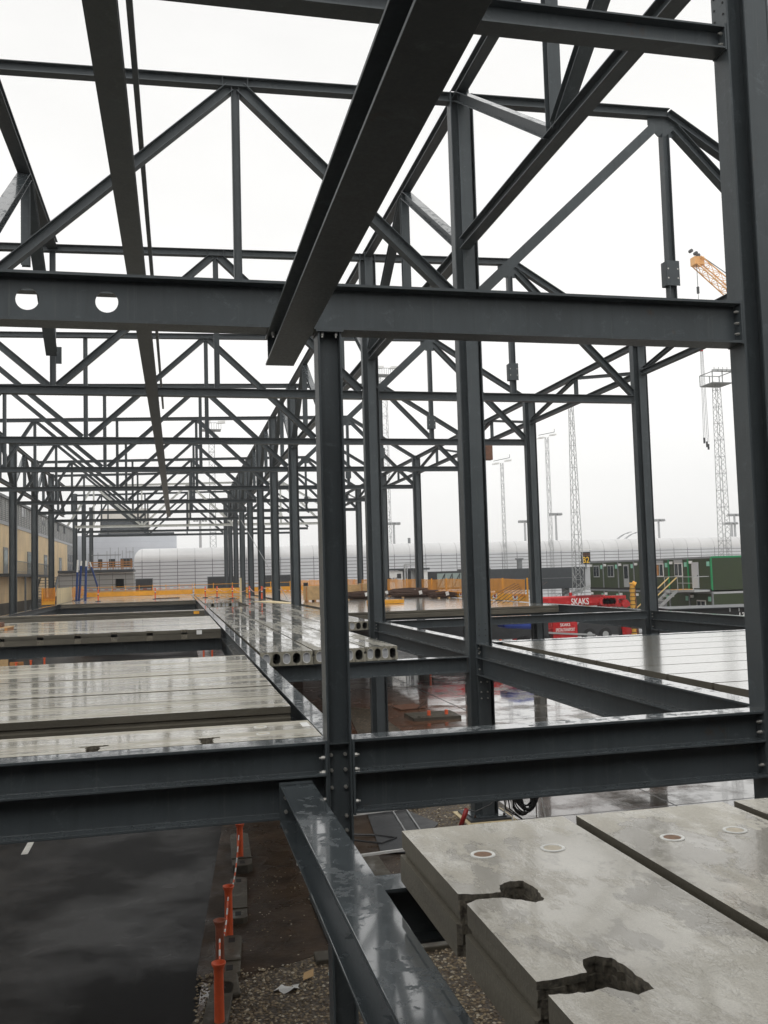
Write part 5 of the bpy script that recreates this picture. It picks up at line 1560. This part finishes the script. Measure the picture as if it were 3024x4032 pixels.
for x, y, lab in ((-9.7, 60, 'red post under the left deck, leftmost in the road gap'), (-9.0, 61, 'red post under the left deck, second from left'), (-8.4, 62.5, 'red post under the left deck, third from left'), (1.75, 66, 'orange red post under the left deck near the long beam'), (2.35, 66.5, 'orange red post beside the long beam under the deck')):
    road_post(x, y, lab, h=1.2)
t = thing('low_wall', 'low yellow plywood hoarding under the left deck at the far road side', 'hoarding', (-9, 56, 0))
for i in range(9): MB().box(-17+.86*i, -16.2+.86*i, 60+.1*(i % 3), 60.08+.1*(i % 3), .1, 1.2+.25*((i*7) % 4)).build('panel', 'timber' if i % 2 else 'timber_or', t)

# ------------------------------------------------------------------ masts and crane
def lattice_mb(p0, p1, w0, w1, n, r):
    mb = MB()
    p0, p1 = V3(p0), V3(p1)
    def cor(f):
        c = p0.lerp(p1, f); h = (w0+(w1-w0)*f)/2
        return [c+V3((sx*h, sy*h, 0)) for sx, sy in ((-1, -1), (1, -1), (1, 1), (-1, 1))]
    a, z = cor(0), cor(1)
    for q in range(4): mb.bar(a[q], z[q], r*1.5, None, (0, 1, 0))
    for i in range(n):
        u, v = cor(i/n), cor((i+1)/n)
        for q in range(4):
            e = (q+1) % 4
            mb.bar(u[q] if i % 2 else u[e], v[e] if i % 2 else v[q], r)
            if i % 3 == 0: mb.bar(u[q], u[e], r)
    return mb
def mast(x, y, ztop, w0, w1, n, r, label, head, mat='mast'):
    t = thing('light_mast', label, 'mast', (x, y, 0), 'lattice light masts')
    lattice_mb((x, y, 0), (x, y, ztop), w0, w1, n, r).build('lattice', mat, t)
    MB().box(x-w0*.8, x+w0*.8, y-w0*.8, y+w0*.8, 0, .25).build('footing', 'conc_block', t)
    if head == 'basket':
        bk = MB()
        hx, zb, zt2 = 1.5, ztop, ztop+1.5
        for zz in (zb, zt2):
            for a, c in (((-1, -1), (1, -1)), ((1, -1), (1, 1)), ((1, 1), (-1, 1)), ((-1, 1), (-1, -1))):
                bk.bar((x+a[0]*hx, y+a[1]*hx, zz), (x+c[0]*hx, y+c[1]*hx, zz), .10)
        for sx in (-1, 0, 1):
            for sy in (-1, 1): bk.bar((x+sx*hx, y+sy*hx, zb), (x+sx*hx, y+sy*hx, zt2), .10)
        bk.box(x-hx, x+hx, y-hx, y+hx, zb-.08, zb)
        bk.build('basket', mat, t)
        for i in range(5):
            xx = x-1.3+.65*i
            lm = MB().box(xx-.28, xx+.28, y-2.05, y-1.5, zt2-.05, zt2+.22).build('floodlight', 'galv', t)
            MB().bar((xx, y-1.7, zt2+.2), (xx, y-1.7, zt2+.6), .05).build('spike', mat, t)
    elif head == 'twin':
        MB().bar((x-1.5, y, ztop+.3), (x+1.5, y, ztop+.9), .12).build('arm', mat, t)
        for dx, dz in ((-1.15, -.35), (1.15, .2)):
            MB().prism([(-.55, 0), (.55, .12), (.5, .34), (-.45, .28)], (x+dx, y-.5, ztop+dz), (1, 0, 0), (0, 0, 1), (0, 1, 0), 1.0).build('floodlight', 'white', t)
        MB().bar((x+1.5, y, ztop+.9), (x+1.5, y, ztop+1.5), .08).build('bracket', mat, t)
    elif head == 'platform':
        MB().box(x-1.6, x+1.6, y-1.2, y+1.2, ztop, ztop+.12).build('platform', mat, t)
        rl_ = MB()
        for i in range(9): rl_.bar((x-1.6+.4*i, y-1.2, ztop), (x-1.6+.4*i, y-1.2, ztop+1.2), .06)
        rl_.bar((x-1.6, y-1.2, ztop+1.2), (x+1.6, y-1.2, ztop+1.2), .08)
        rl_.build('guard', mat, t)
        for dx in (-.9, 1.6): MB().prism([(-.7, 0), (.7, .1), (.7, .5), (-.5, .4)], (x+dx, y-1.9, ztop+1.0), (1, 0, 0), (0, 0, 1), (0, 1, 0), .8).build('floodlight', 'white', t)
    return t
mast(72.2, 110, 30.5, 1.35, .75, 40, .036, 'light mast at far right with a square basket of floodlights', 'basket')
mast(41.45, 90, 23.9, 1.05, .36, 30, .034, 'slender tapering mast in front of the stand sign', None, 'galv')
mast(64.2, 150, 29.4, .62, .5, 40, .03, 'mast with two white lamp boxes right of the red boom column', 'twin')
mast(55.6, 150, 24.8, .55, .42, 36, .028, 'mast with twin tilted lamps just right of the plinth column', 'twin')
mast(37.0, 160, 42.0, 1.3, 1.2, 40, .042, 'tallest mast seen between the two big middle columns', 'platform')
mast(6.1, 160, 31.7, 1.05, .95, 34, .048, 'mast with a railed platform seen through the trusses, left of centre', 'platform')
def far_mast(x, y, z, label):
    t = thing('light_pole', label, 'mast', (x, y, 0), 'distant light poles behind the pier building')
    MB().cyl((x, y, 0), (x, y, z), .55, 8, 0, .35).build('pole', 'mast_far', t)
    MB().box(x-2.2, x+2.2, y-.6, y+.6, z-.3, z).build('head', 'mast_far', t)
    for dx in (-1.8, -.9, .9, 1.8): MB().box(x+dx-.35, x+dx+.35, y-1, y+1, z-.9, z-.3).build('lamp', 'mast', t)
for x, z, lab in ((71.7, 23.4, 'distant pole right of the second cross-shaped column'), (130.6, 25.8, 'distant tall pole left of the stand sign mast'), (118.9, 23.4, 'distant pole half behind the column before the red boom'),
                  (170.5, 23.1, 'distant pole just right of the cabin-side column'), (201.5, 24.6, 'taller distant pole at far right beside the basket mast'), (200.2, 21.5, 'shorter distant pole at far right beside the basket mast'), (7.4, 25.5, 'distant pole above the rounded roof end, left of centre')):
    far_mast(x, 300, z, lab)

t = thing('lattice_crane', 'yellow orange lattice crane jib tip at upper right with hanging hook ropes', 'crane', (120, 150, 0))
tip, foot = V3((82.9, 130, 55.3)), V3((126, 134, 25))
def jib(p0, p1, w0, w1, h0_, h1_, n, r):
    mb = MB(); d = (p1-p0).normalized()
    s_ = d.cross(V3((0, 0, 1))).normalized(); u = s_.cross(d)
    def cor(f):
        c = p0.lerp(p1, f); a, b_ = w0+(w1-w0)*f, h0_+(h1_-h0_)*f
        return [c+s_*(sx*a/2)+u*(sy*b_/2) for sx, sy in ((-1, -1), (1, -1), (1, 1), (-1, 1))]
    A, Z = cor(0), cor(1)
    for q in range(4): mb.bar(A[q], Z[q], r*1.9)
    for i in range(n):
        a, c = cor(i/n), cor((i+1)/n)
        for q in range(4):
            e = (q+1) % 4
            mb.bar(a[q], c[e], r); mb.bar(a[e], c[q], r*.8)
            mb.bar(a[q], a[e], r)
    return mb
jib(tip, foot, 1.4, 2.5, 1.5, 3.3, 24, .075).build('jib', 'yellow', t)
MB().box(82.4, 84.2, 129.6, 131, 54.6, 56.0).build('jib_head', 'yellow', t, bevel=.1)
for a in ((82.6, 129.6, 56.4), (82.0, 130, 56.9), (83.4, 130.2, 56.3)): MB().cyl(V3(a)-V3((0, .3, 0)), V3(a)+V3((0, .3, 0)), .28, 12).build('sheave', 'dark', t)
MB().bar((83.8, 130, 56.2), (126, 133, 33), .10).build('pendant_rope', 'dark', t)
MB().bar((126, 134, 0), (126, 134, 27), 2.2).build('machine_base', 'yellow', t)
MB().bar((82.95, 130, 54.6), (82.95, 130, 51.0), .07).build('hoist_rope', 'dark', t)
MB().cyl((82.95, 130, 51.0), (82.95, 130, 49.9), .22, 10).build('rope_weight', 'dark', t)
MB().bar((82.95, 130, 49.9), (83.0, 130, 40.8), .05).build('hoist_rope', 'dark', t)
MB().cyl((83.0, 130, 41.6), (83.0, 130, 40.4), .26, 12).build('hook_block', 'red', t)
for dx in (-.28, -.1, .12, .3): MB().bar((83.0+dx*.8, 130, 40.4), (83.0+dx*1.6, 130, 25.6), .055).build('sling', 'mast', t)
for dx, z in ((-.35, 25.6), (.1, 25.0), (.35, 24.6)): MB().cyl((83.0+dx, 130, z+.7), (83.0+dx, 130, z-.2), .16, 8).build('shackle', 'dark', t)
o = MB().box(20.0, 20.45, 56.8, 57.3, 13.3, 14.45).build('hung_box', 'rust_or')
tag(o, 'small rusty brown box hung on the plinth column side, near mid height', 'box')

# ------------------------------------------------------------------ the terminal the photo is taken from
t = thing('terminal_building', 'dark glazed terminal front the picture is taken from, behind the camera', 'building', (0, -6, 0))
MB().box(-70, 70, -14, -.6, 0, 10.6).build('wall', 'dark', t)
MB().box(-70, 70, -14, -.35, 10.6, 10.9).build('parapet', 'frame_grey', t)
for i in range(36):
    x = -69+3.9*i
    f = MB().box(x, x+3.5, -.6, -.5, 4.6, 7.8).build('window', 'frame_grey', t)
    MB().box(x+.1, x+3.4, -.5, -.49, 4.7, 7.7).build('pane', 'glass', f)


# ------------------------------------------------------------------ rainy air
hz = MB().box(-203, 423, -43, 523, -2.0, 64).build('haze', 'paper')
hz.data.materials.clear()
hm = bpy.data.materials.new('rainy_haze'); hm.use_nodes = True
hn = hm.node_tree; hn.nodes.clear()
pv = hn.nodes.new('ShaderNodeVolumePrincipled')
pv.inputs['Color'].default_value = (.95, .955, .96, 1)
pv.inputs['Density'].default_value = .00045
hout = hn.nodes.new('ShaderNodeOutputMaterial')
hn.links.new(pv.outputs[0], hout.inputs['Volume'])
hz.data.materials.append(hm)
setting(hz, 'stuff')
